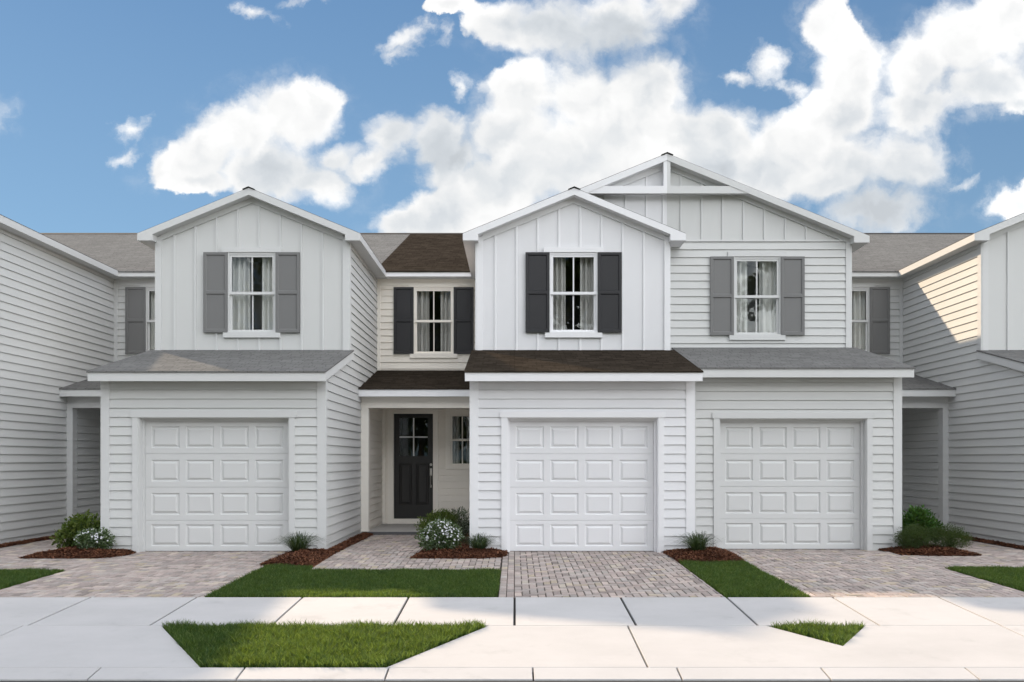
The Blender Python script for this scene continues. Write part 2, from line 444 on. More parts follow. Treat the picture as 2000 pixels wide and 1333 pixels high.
class MB:
    def __init__(s):
        s.v, s.f = [], []

    def box(s, x0, x1, y0, y1, z0, z1):
        x0, x1 = sorted((x0, x1)); y0, y1 = sorted((y0, y1)); z0, z1 = sorted((z0, z1))
        b = len(s.v)
        s.v += [(x0, y0, z0), (x1, y0, z0), (x1, y1, z0), (x0, y1, z0), (x0, y0, z1), (x1, y0, z1), (x1, y1, z1), (x0, y1, z1)]
        s.f += [tuple(b + i for i in q) for q in ((0, 3, 2, 1), (4, 5, 6, 7), (0, 1, 5, 4), (1, 2, 6, 5), (2, 3, 7, 6), (3, 0, 4, 7))]
        return s

    def hexa(s, pts):
        """8 points: bottom loop then top loop"""
        b = len(s.v)
        s.v += list(pts)
        s.f += [tuple(b + i for i in q) for q in ((0, 3, 2, 1), (4, 5, 6, 7), (0, 1, 5, 4), (1, 2, 6, 5), (2, 3, 7, 6), (3, 0, 4, 7))]
        return s

    def prism(s, poly, axis, a0, a1):
        """extrude a 2D polygon; axis 'y': poly is (x,z); 'x': poly is (y,z); 'z': poly is (x,y)"""
        b, n = len(s.v), len(poly)
        for a in (a0, a1):
            for p, q in poly:
                s.v.append({'y': (p, a, q), 'x': (a, p, q), 'z': (p, q, a)}[axis])
        s.f.append(tuple(b + i for i in range(n)))
        s.f.append(tuple(b + n + i for i in reversed(range(n))))
        for i in range(n):
            j = (i + 1) % n
            s.f.append((b + i, b + n + i, b + n + j, b + j))
        return s

    def quad(s, a, b, c, d):
        k = len(s.v)
        s.v += [a, b, c, d]
        s.f.append((k, k + 1, k + 2, k + 3))
        return s

    def cyl(s, p0, p1, r0, r1=None, n=10):
        r1 = r0 if r1 is None else r1
        p0, p1 = Vector(p0), Vector(p1)
        q = (p1 - p0).to_track_quat('Z', 'Y')
        b = len(s.v)
        for p, r in ((p0, r0), (p1, r1)):
            for i in range(n):
                t = 2 * math.pi * i / n
                s.v.append(tuple(p + q @ Vector((r * math.cos(t), r * math.sin(t), 0))))
        for i in range(n):
            j = (i + 1) % n
            s.f.append((b + i, b + j, b + n + j, b + n + i))
        s.f.append(tuple(b + i for i in reversed(range(n))))
        s.f.append(tuple(b + n + i for i in range(n)))
        return s

    def build(s, name, mat, parent=None, T=None, fix=True):
        vs_ = [T(*p) for p in s.v] if T else s.v
        lo = [min(p[i] for p in vs_) for i in range(3)]
        hi = [max(p[i] for p in vs_) for i in range(3)]
        c = ((lo[0] + hi[0]) / 2, (lo[1] + hi[1]) / 2, lo[2])
        me = bpy.data.meshes.new(name)
        me.from_pydata([(p[0] - c[0], p[1] - c[1], p[2] - c[2]) for p in vs_], [], s.f)
        if fix:
            bm = bmesh.new()
            bm.from_mesh(me)
            bmesh.ops.recalc_face_normals(bm, faces=bm.faces)
            bm.to_mesh(me)
            bm.free()
        me.update()
        return add_obj(name, me, mat, parent, c)


def np_mesh(name, verts, quads=None, tris=None):
    """fast mesh from arrays"""
    me = bpy.data.meshes.new(name)
    nq = 0 if quads is None else len(quads)
    nt = 0 if tris is None else len(tris)
    me.vertices.add(len(verts))
    me.vertices.foreach_set('co', np.asarray(verts, np.float32).ravel())
    idx = []
    if nq:
        idx.append(np.asarray(quads, np.int32).ravel())
    if nt:
        idx.append(np.asarray(tris, np.int32).ravel())
    idx = np.concatenate(idx)
    me.loops.add(len(idx))
    me.loops.foreach_set('vertex_index', idx)
    me.polygons.add(nq + nt)
    st = np.concatenate([np.arange(nq) * 4, nq * 4 + np.arange(nt) * 3]).astype(np.int32)
    me.polygons.foreach_set('loop_start', st)
    me.update(calc_edges=True)
    return me


# ------------------------------------------------------------------ ground levels
PROF = [(-60, -0.356), (-7.482, -0.356), (-7.48, -0.34), (-7.22, -0.293), (-5.74, -0.188), (-4.35, -0.098), (0, 0.0), (60, 0.0)]


def zg(y):
    return float(np.interp(y, [p[0] for p in PROF], [p[1] for p in PROF]))


def structure(o):
    o['kind'] = 'structure'
    return o


def ground_sheets():
    g = MB()
    g.prism([(-900, -900), (900, -900), (900, 900), (-900, 900)], 'z', -0.6, -0.45)
    structure(g.build('ground', M_FIELD))
    r = MB()
    r.box(-90, 90, -16.5, -7.478, -0.449, -0.356)
    structure(r.build('road', M_ASPHALT))
    # yard under lawns, beds and houses: follows the slope, 4 cm below the finished surfaces
    y = MB()
    prof = [(-7.2, -0.448), (-7.2, -0.335), (-5.74, -0.23), (-4.35, -0.14), (0, -0.042), (21, -0.042), (21, -0.448)]
    y.prism(prof, 'x', -40, 40)
    structure(y.build('yard', M_SOIL))


ground_sheets()


# ------------------------------------------------------------------ concrete walks
def slab(parent, name, poly, mat, top_off=0.0, th=0.08):
    """flat concrete slab whose top follows the ground profile; edges slightly eased"""
    pts = [Vector(p) for p in poly]
    n = len(pts)
    cx = sum((p for p in pts), Vector((0, 0))) / n
    verts, e = [], 0.006
    inset = []
    for i in range(n):
        a, b, c = pts[i - 1], pts[i], pts[(i + 1) % n]
        d1, d2 = (b - a).normalized(), (c - b).normalized()
        nrm = Vector((-(d1.y + d2.y), d1.x + d2.x))
        nrm = nrm.normalized() if nrm.length > 1e-6 else Vector((-d1.y, d1.x))
        inset.append(b + nrm * e)
    for p, dz in [(q, 0.0) for q in inset] + [(q, -0.006) for q in pts] + [(q, -th) for q in pts]:
        verts.append((p.x, p.y, zg(p.y) + top_off + dz))
    m = MB()
    m.v = verts
    m.f = [tuple(range(n))]
    for k in (0, n):
        for i in range(n):
            j = (i + 1) % n
            m.f.append((k + i, k + n + i, k + n + j, k + j))
    m.f.append(tuple(2 * n + i for i in reversed(range(n))))
    return m.build(name, mat, parent)


def concrete_walks():
    Y2, Y1, YF, YE = -4.352, -5.74, -7.22, -7.478

    def bed(name, y0, y1):
        b = MB()
        b.prism([(y0, -0.447), (y0, zg(y0) - 0.026), (y1, zg(y1) - 0.026), (y1, -0.447)], 'x', -20, 20)
        return structure(b.build(name, M_JOINT))
    walk = bed('sidewalk', Y1 + 0.001, Y2)
    g = 0.014
    for k in range(-8, 8):
        slab(walk, 'slab', [(1.43 * k + g, Y1 + 0.003), (1.43 * (k + 1) - g, Y1 + 0.003), (1.43 * (k + 1) - g, Y2), (1.43 * k + g, Y2)], M_CONC)
    ap = MB()
    ap.prism([(YF, -0.446), (YF, zg(YF) - 0.05), (Y1, zg(Y1) - 0.05), (Y1, -0.446)], 'x', -20, 20)
    ap = structure(ap.build('driveway_apron', M_JOINT))
    y1, yf = Y1 - 0.003, YF + 0.002
    slab(ap, 'slab', [(-11.5, yf), (-5.78, yf), (-5.78, y1), (-11.5, y1)], M_CONC)
    slab(ap, 'slab', [(-5.762, yf), (-3.11, yf), (-4.15, y1), (-5.762, y1)], M_CONC)
    slab(ap, 'slab', [(-1.266, yf), (1.310, yf), (1.319, y1), (-0.3, y1)], M_CONC)
    slab(ap, 'slab', [(1.329, yf), (5.70, yf), (5.70, y1), (4.12, y1), (3.53, -6.53), (2.95, y1), (1.338, y1)], M_CONC)
    slab(ap, 'slab', [(5.718, yf), (11.5, yf), (11.5, y1), (5.718, y1)], M_CONC)
    cu = MB()
    cu.prism([(YE + 0.01, -0.445), (YE + 0.01, zg(YE) - 0.05), (YF, zg(YF) - 0.05), (YF, -0.445)], 'x', -20, 20)
    cu = structure(cu.build('curb', M_JOINT))
    for k in range(-8, 8):
        x0 = 0.18 + 1.423 * k
        slab(cu, 'curb_block', [(x0 + 0.008, YE), (x0 + 1.415, YE), (x0 + 1.415, YF - 0.002), (x0 + 0.008, YF - 0.002)], M_CONC)


concrete_walks()

# ------------------------------------------------------------------ block paving
PS = 0.108
_paver_shared = {}


def paver_geo(w, l, tilt=(0, 0), h=0.05):
    """chamfered block, top centre at z=0"""
    a, b, e = w / 2, l / 2, 0.006
    ring = lambda ia, ib, z: [(-ia, -ib, z), (ia, -ib, z), (ia, ib, z), (-ia, ib, z)]
    tz = lambda p: (p[0], p[1], p[2] + tilt[0] * p[0] + tilt[1] * p[1])
    v = [tz(p) for p in ring(a - e, b - e, 0)] + [tz(p) for p in ring(a, b, -e)] + ring(a, b, -h)
    f = [(0, 1, 2, 3)]
    for k in (0, 4):
        for i in range(4):
            j = (i + 1) % 4
            f.append((k + i, k + 4 + i, k + 4 + j, k + j))
    return v, f


def herringbone(rects, edge_col=None):
    """blocks (cx, cy, w, l) of a herringbone laid over a union of rectangles; cut at the edges"""
    out = []
    x0 = min(r[0] for r in rects); y0 = min(r[2] for r in rects)
    x1 = max(r[1] for r in rects); y1 = max(r[3] for r in rects)
    nx, ny = int((x1 - x0) / PS) + 3, int((y1 - y0) / PS) + 3
    g = 0.0065
    for i in range(-2, nx):
        for j in range(-2, ny):
            k = (i - j) % 4
            if k == 0:
                b = (x0 + i * PS, x0 + (i + 2) * PS, y0 + j * PS, y0 + (j + 1) * PS)
            elif k == 3:
                b = (x0 + i * PS, x0 + (i + 1) * PS, y0 + j * PS, y0 + (j + 2) * PS)
            else:
                continue
            for r in rects:
                a = (max(b[0], r[0]), min(b[1], r[1]), max(b[2], r[2]), min(b[3], r[3]))
                w, l = a[1] - a[0], a[3] - a[2]
                if w > 0.03 and l > 0.03:
                    out.append(((a[0] + a[1]) / 2, (a[2] + a[3]) / 2, w - 2 * g, l - 2 * g))
    return out


def in_frame(x, y, margin=0.35):
    d = y - CAM_Y
    return -1005 / 1556 * d - margin < x < 995 / 1556 * d + margin


def lay_pavers(name, rects, limit, border=None):
    b = MB()
    for r in rects:
        z0, z1 = zg(r[2]) - 0.014, zg(r[3]) - 0.014
        b.prism([(r[2], z0 - 0.05), (r[2], z0), (r[3], z1), (r[3], z1 - 0.05)], 'x', r[0], r[1])
    base = structure(b.build(name, M_SAND))
    blocks = []
    if border:
        y = border[2]
        for c in range(2):
            yy = border[2] - (0.05 if c else 0)
            while yy < border[3]:
                a0, a1 = max(yy, border[2]), min(yy + 0.216, border[3])
                if a1 - a0 > 0.03:
                    blocks.append((border[0] + PS * (c + .5), (a0 + a1) / 2, PS - .01, a1 - a0 - .01))
                yy += 0.216
    blocks += herringbone(rects if not border else [(border[0] + 2 * PS, r[1], r[2], r[3]) for r in rects])
    blocks = [q for q in blocks if in_frame(q[0], q[1])]
    blocks.sort(key=lambda q: q[1])
    rest = MB()
    for n, (cx, cy, w, l) in enumerate(blocks):
        lift = random.gauss(0, 0.0016)
        slope = 0.0225 if cy < 0 else 0
        if n < limit:
            key = (round(w, 3), round(l, 3), n % 4)
            me = _paver_shared.get(key)
            if me is None:
                tl = (random.uniform(-.03, .03), random.uniform(-.03, .03))
                v, f = paver_geo(w, l, tl)
                me = bpy.data.meshes.new('paver')
                me.from_pydata(v, [], f)
                me.update()
                me.materials.append(M_PAVER)
                _paver_shared[key] = me
            o = add_obj('paver', me, M_PAVER, base, (cx, cy, zg(cy) + lift))
            o.rotation_euler = (math.atan(slope), 0, random.uniform(-.012, .012))
        else:
            v, f = paver_geo(w, l, (random.uniform(-.03, .03), random.uniform(-.03, .03) + slope))
            k = len(rest.v)
            rest.v += [(p[0] + cx, p[1] + cy, p[2] + zg(cy) + lift) for p in v]
            rest.f += [tuple(k + i for i in q) for q in f]
    if rest.v:
        o = rest.build('paving', M_PAVER, base, fix=False)
        o['kind'] = 'stuff'


YS = -4.348
lay_pavers('driveway', [(-0.22, 2.85, YS, 0.15)], 300, (-0.22, 0, YS, 0.15))
lay_pavers('driveway', [(-7.30, -4.20, YS, 0.15)], 300)
lay_pavers('driveway', [(4.01, 7.13, YS, 0.5)], 300)
lay_pavers('walkway', [(-3.37, -0.23, -2.1, -0.7), (-3.37, -1.75, -0.695, 3.48)], 220)
lay_pavers('walkway', [(-10.3, -7.31, -2.1, -0.7), (-10.3, -8.7, -0.695, 3.48)], 140)
lay_pavers('walkway', [(7.14, 10.0, -1.85, -0.4), (8.4, 10.0, -0.395, 3.48)], 140)

# ------------------------------------------------------------------ house parts
PITCH = 0.1733
COURSE0 = 0.134 - PITCH


def siding(wall, T, mat, plane, facing, lo, hi, z0, z1, holes=(), joined=False, start=COURSE0):
    """lapped boards, one object each. a runs along the wall (x for fronts, y for sides); lo/hi give its ends at height z"""
    tb, tt, gap = 0.028, 0.006, 0.012

    def P(a, z, off):
        if facing == 'front':
            return (a, plane - off, z)
        return (plane + (off if facing == 'right' else -off), a, z)
    n0 = int(math.floor((z0 - start) / PITCH))
    acc = MB()
    n = n0
    while start + n * PITCH < z1 - 0.004:
        b0, b1 = max(start + n * PITCH, z0), min(start + (n + 1) * PITCH, z1)
        full = PITCH
        n += 1
        if b1 - b0 < 0.012:
            continue
        segs = [(lo, hi, b0, b1)]
        for (h0, h1, hz0, hz1) in holes:
            new = []
            for (l, h, c0, c1) in segs:
                la, ha = l(c0), h(c0)
                if hz1 <= c0 + 0.045 or hz0 >= c1 or h1 <= la or h0 >= ha:
                    new.append((l, h, c0, c1))
                    continue
                if h0 - la > 0.02:
                    new.append((l, (lambda q: (lambda z: q))(h0), c0, c1))
                if ha - h1 > 0.02:
                    new.append(((lambda q: (lambda z: q))(h1), h, c0, c1))
                m0, m1 = max(la, h0), min(ha, h1)
                if c1 - hz1 > 0.012:
                    new.append(((lambda q: (lambda z: q))(m0), (lambda q: (lambda z: q))(m1), hz1, c1))
                if hz0 - c0 > 0.012:
                    new.append(((lambda q: (lambda z: q))(m0), (lambda q: (lambda z: q))(m1), c0, hz0))
            segs = new
        for (l, h, c0, c1) in segs:
            l0, h0_, l1, h1_ = l(c0), h(c0), l(c1), h(c1)
            if h0_ - l0 < 0.015 and h1_ - l1 < 0.015:
                continue
            base = start + (n - 1) * PITCH
            if abs(c1 - (base + full)) < 1e-6:
                c1 -= gap
            off = lambda z: tb + (tt - tb) * (z - base) / full
            h0_, h1_ = max(h0_, l0 + .002), max(h1_, l1 + .002)
            pts = [P(l0, c0, off(c0)), P(h0_, c0, off(c0)), P(h0_, c0, -.01), P(l0, c0, -.01),
                   P(l1, c1, off(c1)), P(h1_, c1, off(c1)), P(h1_, c1, -.01), P(l1, c1, -.01)]
            m = acc if joined else MB()
            m.hexa(pts)
            if not joined:
                m.build('siding_board', mat, wall, T)
    if joined and acc.v:
        o = acc.build('siding', mat, wall, T)
        o['kind'] = 'stuff'


def K(v):
    return lambda z: v


def wall_boxes(x0, x1, z0, z1, y0, y1, holes):
    """wall slab with rectangular openings"""
    m = MB()
    xs = sorted({x0, x1, *[h[0] for h in holes], *[h[1] for h in holes]})
    zs = sorted({z0, z1, *[h[2] for h in holes], *[h[3] for h in holes]})
    for i in range(len(xs) - 1):
        for j in range(len(zs) - 1):
            cx, cz = (xs[i] + xs[i + 1]) / 2, (zs[j] + zs[j + 1]) / 2
            if not (x0 < cx < x1 and z0 < cz < z1) or any(h[0] < cx < h[1] and h[2] < cz < h[3] for h in holes):
                continue
            m.box(xs[i], xs[i + 1], y0, y1, zs[j], zs[j + 1])
    return m


def curtain(parent, T, mat, x0, x1, y, z0, z1, seed):
    r = random.Random(seed)
    n = 44
    m = MB()
    ph, ph2 = r.uniform(0, 6), r.uniform(0, 6)
    pts = []
    for i in range(n + 1):
        t = i / n
        x = x0 + (x1 - x0) * t
        w_ = t + 0.035 * math.sin(t * 9 + ph2)
        pts.append((x, -0.075 * max(-1.0, min(1.0, 1.7 * math.sin(w_ * 6.28 * 2.6 + ph * .3))) + 0.008 * math.sin(t * 6.28 * 9 + ph2)))
    for k, z in enumerate((z0, (z0 + z1) / 2, z1)):
        for x, dy in pts:
            xx = x
            m.v.append((xx, y + dy * (1.1 - 0.15 * k), z))
    w = n + 1
    for k in range(2):
        for i in range(n):
            m.f.append((k * w + i, k * w + i + 1, (k + 1) * w + i + 1, (k + 1) * w + i))
    o = m.build('curtain', mat, parent, T)
    for p in o.data.polygons:
        p.use_smooth = True
    return o


def window(house, T, M, cx, yp, mats_trim=None, shutters=True, half=0.52, z0=4.50, z1=6.25, porch=False, skip_left=False):
    """double-hung window, two lites per sash, with trim, curtains and shutters"""
    tr = mats_trim or M['trim']
    fr = MB()
    iw, ow = half - 0.03, half
    gb, gt = z0 + 0.083, z1 - 0.10
    for s in (-1, 1):
        fr.box(cx + s * iw, cx + s * (ow + 0.0), yp - 0.04, yp + 0.12, z0, z1)
    fr.box(cx - iw, cx + iw, yp - 0.03, yp + 0.12, z1 - 0.05, z1)
    fr.box(cx - iw, cx + iw, yp - 0.03, yp + 0.12, z0, z0 + 0.03)
    w = fr.build('window', tr, house, T)
    mid = (gb + gt) / 2
    lw = 0.048
    for k, (s0, s1, yo) in enumerate(((mid - 0.03, z1 - 0.05, -0.018), (z0 + 0.03, mid + 0.03, 0.018))):
        sm = MB()
        b0 = lw if k == 1 else 0.058
        t0 = 0.058 if k == 1 else lw
        for s in (-1, 1):
            sm.box(cx + s * iw, cx + s * (iw - lw), yp + yo, yp + yo + 0.035, s0, s1)
        sm.box(cx - iw + lw, cx + iw - lw, yp + yo, yp + yo + 0.035, s0, s0 + b0)
        sm.box(cx - iw + lw, cx + iw - lw, yp + yo, yp + yo + 0.035, s1 - t0, s1)
        if k == 0:
            sm.box(cx - iw - 0.004, cx + iw + 0.004, yp + yo - 0.012, yp + yo, s0, s0 + 0.058)
        sm.build('sash', tr, w, T)
        mm = MB()
        mm.box(cx - 0.014, cx + 0.014, yp + yo + 0.006, yp + yo + 0.028, s0 + b0, s1 - t0)
        mm.build('muntin', tr, w, T)
        for s in (-1, 1):
            pm = MB()
            pm.box(cx + s * 0.012, cx + s * (iw - lw + 0.004), yp + yo + 0.015, yp + yo + 0.019, s0 + b0 - .004, s1 - t0 + .004)
            pm.build('pane', M_GLASS, w, T)
    hd = MB()
    if porch:
        hd.box(cx - ow - 0.1, cx + ow + 0.1, yp - 0.05, yp, z1, z1 + 0.1)
        hd.build('head_trim', tr, w, T)
        for s in (-1, 1):
            jm = MB()
            jm.box(cx + s * ow, cx + s * (ow + 0.1), yp - 0.045, yp, z0 - 0.07, z1)
            jm.build('side_trim', tr, w, T)
        sl = MB()
        sl.box(cx - ow, cx + ow, yp - 0.05, yp, z0 - 0.07, z0)
        sl.build('sill', tr, w, T)
    else:
        hd.box(cx - 0.65, cx + 0.65, yp - 0.055, yp, z1, z1 + 0.11)
        hd.build('head_trim', tr, w, T)
        sl = MB()
        sl.box(cx - 0.62, cx + 0.62, yp - 0.062, yp, z0 - 0.1, z0 + 0.022)
        sl.build('sill', tr, w, T)
    rc = MB()
    x0, x1, a0, a1, b = cx - half - .25, cx + half + .25, z0 - .15, z1 + .12, yp + 1.3
    y0 = yp + 0.125
    rc.quad((x0, b, a0), (x1, b, a0), (x1, b, a1), (x0, b, a1))
    rc.quad((x0, y0, a0), (x0, b, a0), (x0, b, a1), (x0, y0, a1))
    rc.quad((x1, y0, a0), (x1, b, a0), (x1, b, a1), (x1, y0, a1))
    rc.quad((x0, y0, a0), (x1, y0, a0), (x1, b, a0), (x0, b, a0))
    rc.quad((x0, y0, a1), (x1, y0, a1), (x1, b, a1), (x0, b, a1))
    rc.build('room', M['room'], w, T)
    k = half / 0.52
    curtain(w, T, M['curtain'], cx - 0.49 * k, cx - 0.15 * k, yp + 0.24, z0 - .1, z1 + .05, int(cx * 97) + 1)
    curtain(w, T, M['curtain'], cx + 0.16 * k, cx + 0.49 * k, yp + 0.24, z0 - .1, z1 + .05, int(cx * 31) + 5)
    if shutters:
        for s in (-1, 1):
            if skip_left and s == -1:
                continue
            shutter(house, T, M, cx + s * 0.782, yp - 0.026, 4.508, 6.246)
    return w


def shutter(house, T, M, cx, yb, z0, z1):
    hw, st, th = 0.26, 0.055, 0.042
    zm = (z0 + z1) / 2
    m = MB()
    for s in (-1, 1):
        m.box(cx + s * hw, cx + s * (hw - st), yb - th, yb, z0, z1)
    for a, b in ((z0, z0 + st * 1.15), (zm - .03, zm + .03), (z1 - st, z1)):
        m.box(cx - hw + st, cx + hw - st, yb - th, yb, a, b)
    o = m.build('shutter', M['shutter'], house, T)
    for a, b in ((z0 + st * 1.15, zm - .03), (zm + .03, z1 - st)):
        p = MB()
        x0, x1, y, e = cx - hw + st, cx + hw - st, yb - th + .022, .018
        p.quad((x0, yb - th + .001, a), (x1, yb - th + .001, a), (x1 - e, y, a + e), (x0 + e, y, a + e))
        p.quad((x1, yb - th + .001, a), (x1, yb - th + .001, b), (x1 - e, y, b - e), (x1 - e, y, a + e))
        p.quad((x1, yb - th + .001, b), (x0, yb - th + .001, b), (x0 + e, y, b - e), (x1 - e, y, b - e))
        p.quad((x0, yb - th + .001, b), (x0, yb - th + .001, a), (x0 + e, y, a + e), (x0 + e, y, b - e))
        p.quad((x0 + e, y, a + e), (x1 - e, y, a + e), (x1 - e, y, b - e), (x0 + e, y, b - e))
        p.build('shutter_panel', M['shutter'], o, T)


def garage_door(house, T, M, xo, y):
    """four-section door with sixteen raised panels; xo = left edge"""
    W = 2.75
    zs = [0.004, 0.592, 1.228, 1.868, 2.502]
    root = MB()
    root.box(xo, xo + W, y + 0.045, y + 0.06, 0.0, 2.55)
    d = root.build('garage_door', M['door'], house, T)
    px = [0.112 + 0.662 * i for i in range(4)]
    pw = 0.54
    for k in range(4):
        a, b = zs[k] + 0.003, zs[k + 1] - 0.003
        hz0 = a + (0.105 if k else 0.09)
        hz1 = hz0 + 0.415
        holes = [(xo + p, xo + p + pw, hz0, hz1) for p in px]
        m = wall_boxes(xo, xo + W, a, b, y, y + 0.04, holes)
        # rounded lips of the section joint
        m.prism([(y, b), (y + .04, b), (y + .04, b + .004), (y + .012, b + .004)], 'x', xo, xo + W)
        m.build('door_section', M['door'], d, T)
        for h in holes:
            p = MB()
            x0, x1, z0, z1 = h
            rings = [(0, 0.0), (0.018, 0.02), (0.034, 0.02), (0.07, -0.002)]
            L = []
            for e, dy in rings:
                L.append([(x0 + e, y + dy, z0 + e), (x1 - e, y + dy, z0 + e), (x1 - e, y + dy, z1 - e), (x0 + e, y + dy, z1 - e)])
            for r in range(len(L) - 1):
                for i in range(4):
                    j = (i + 1) % 4
                    p.quad(L[r][i], L[r][j], L[r + 1][j], L[r + 1][i])
            p.quad(*L[-1])
            p.build('door_panel', M['door'], d, T, fix=False)


def front_door(house, T, M, y):
    x0, x1, z0, z1 = -3.16, -2.13, 0.208, 2.95
    gx0, gx1, gz0, gz1 = -3.015, -2.275, 1.845, 2.84
    pan = [(-3.03, -2.695, 0.56, 1.645), (-2.585, -2.25, 0.56, 1.645)]
    m = wall_boxes(x0, x1, z0, z1, y + 0.06, y + 0.105, [(gx0, gx1, gz0, gz1)] + pan)
    d = m.build('front_door', M_BLACKDOOR, house, T)
    for h in pan:
        p = MB()
        L = []
        for e, dy in ((0, 0.06), (0.025, 0.078), (0.04, 0.078), (0.075, 0.064)):
            L.append([(h[0] + e, y + dy, h[2] + e), (h[1] - e, y + dy, h[2] + e), (h[1] - e, y + dy, h[3] - e), (h[0] + e, y + dy, h[3] - e)])
        for r in range(3):
            for i in range(4):
                j = (i + 1) % 4
                p.quad(L[r][i], L[r][j], L[r + 1][j], L[r + 1][i])
        p.quad(*L[-1])
        p.build('door_panel', M_BLACKDOOR, d, T, fix=False)
    cx, cz = (gx0 + gx1) / 2, (gz0 + gz1) / 2 - 0.0
    mu = MB()
    mu.box(cx - .017, cx + .017, y + .062, y + .09, gz0, gz1)
    mu.box(gx0, cx - .017, y + .062, y + .09, cz - .017, cz + .017)
    mu.box(cx + .017, gx1, y + .062, y + .09, cz - .017, cz + .017)
    mu.build('muntin', M['trim'], d, T)
    for a, b in ((gx0, cx - .015), (cx + .015, gx1)):
        for c, e in ((gz0, cz - .015), (cz + .015, gz1)):
            p = MB()
            p.box(a, b, y + .078, y + .083, c, e)
            p.build('pane', M_GLASS, d, T)
    r = MB()
    r.box(x0, x1, y + 1.6, y + 1.65, z0, z1)
    r.box(x0 - .05, x0, y + .2, y + 1.65, z0, z1)
    r.box(x1, x1 + .05, y + .2, y + 1.65, z0, z1)
    r.box(x0, x1, y + .2, y + 1.65, z1, z1 + .05)
    r.box(x0, x1, y + .2, y + 1.65, z0 - .05, z0)
    r.build('hall', M['room'], d, T)
    h = MB()
    hx = -2.19
    h.box(hx - .028, hx + .028, y + .045, y + .06, 1.33, 1.52)      # back plate
    h.box(hx - .02, hx + .02, y + .045, y + .06, 1.02, 1.09)
    h.cyl((hx, y + .05, 1.36), (hx, y - .01, 1.34), .011, n=8)
    h.cyl((hx, y - .01, 1.34), (hx, y - .015, 1.10), .012, .012, n=8)
    h.cyl((hx, y - .015, 1.10), (hx, y + .05, 1.055), .011, n=8)
    h.cyl((hx, y + .045, 1.44), (hx, y + .015, 1.44), .018, n=10)
    h.build('handle', M_NICKEL, d, T)
    k = MB()
    k.cyl((hx, y + .06, 1.62), (hx, y + .035, 1.62), .036, .032, n=16)
    k.build('deadbolt', M_NICKEL, d, T)


def half_gable(house, T, M, xa, za, xe, slope, yr, yend_body, yend, wall_x=None, eave=True, lift=0.0):
    """one slope of a gable roof from ridge xa to eave xe: shingles, rake board, soffit, eave fascia"""
    sg = 1 if xe > xa else -1
    ze = za - slope * abs(xe - xa)
    th = 0.146
    xo = xe + sg * 0.022
    s = MB()
    s.prism([(xa, za + .002), (xe, ze + .002), (xe, ze + .012), (xa, za + .012)], 'y', yr + 0.012, yend)
    roof = s.build('roof', M['roof'], house, T)
    if eave:
        xw = wall_x - sg * 0.035
        zw = za - slope * abs(xw - xa) - th
        poly = [(xa, za), (xe, ze), (xe, ze - th), (xw, ze - th), (xw, zw), (xa, za - th)]
    else:
        poly = [(xa, za), (xe, ze), (xe, ze - th), (xa, za - th)]
    r = MB()
    r.prism(poly, 'y', yr, yr + 0.035)
    r.build('rake_board', M['trim'], roof, T)
    b = MB()
    e = 0.004
    if eave:
        poly2 = [(xa, za - e), (xe - sg * .025, ze - e - .01), (xe - sg * .025, ze - th + e), (xw - sg * e, ze - th + e), (xw - sg * e, zw + e), (xa, za - th + e)]
    else:
        poly2 = [(xa, za - e), (xe, ze - e), (xe, ze - th + e), (xa, za - th + e)]
    b.prism(poly2, 'y', yr + 0.035, yend_body)
    b.build('soffit', M['trim'], roof, T)
    if eave:
        f = MB()
        f.box(xe - sg * 0.025, xe - sg * 0.0005, yr + 0.035, yend_body, ze - th, ze - .003)
        f.build('fascia', M['trim'], roof, T)
    return roof


def lower_roof(house, T, M, x0, x1, y0, y1, z0, z1, th=0.16, rakes=(True, True)):
    """lean-to roof: eave at y0 / z0, head at y1 / z1"""
    k = (z1 - z0) / (y1 - y0)
    s = MB()
    s.prism([(y0 - .02, z0 - .02 * k + .002), (y1, z1 + .002), (y1, z1 + .03), (y0 - .02, z0 - .02 * k + .03)], 'x', x0 - .012, x1 + .012)
    roof = s.build('roof', M['roof'], house, T)
    f = MB()
    f.box(x0 + .001, x1 - .001, y0, y0 + .03, z0 - th, z0)
    f.build('fascia', M['trim'], roof, T)
    for i, (xa, xb) in enumerate(((x0, x0 + .025), (x1 - .025, x1))):
        if rakes[i]:
            r = MB()
            r.prism([(y0 + .03, z0 - th + .03 * k), (y0 + .03, z0 + .03 * k), (y1, z1), (y1, z1 - th)], 'x', xa, xb)
            r.build('rake_board', M['trim'], roof, T)
    d = MB()
    d.prism([(y0 + .03, z0 - th + .006), (y0 + .03, z0 + .03 * k - .004), (y1, z1 - .004), (y1, z1 - th + .006)], 'x', x0 + .025, x1 - .025)
    d.build('soffit', M['trim'], roof, T)
    return roof


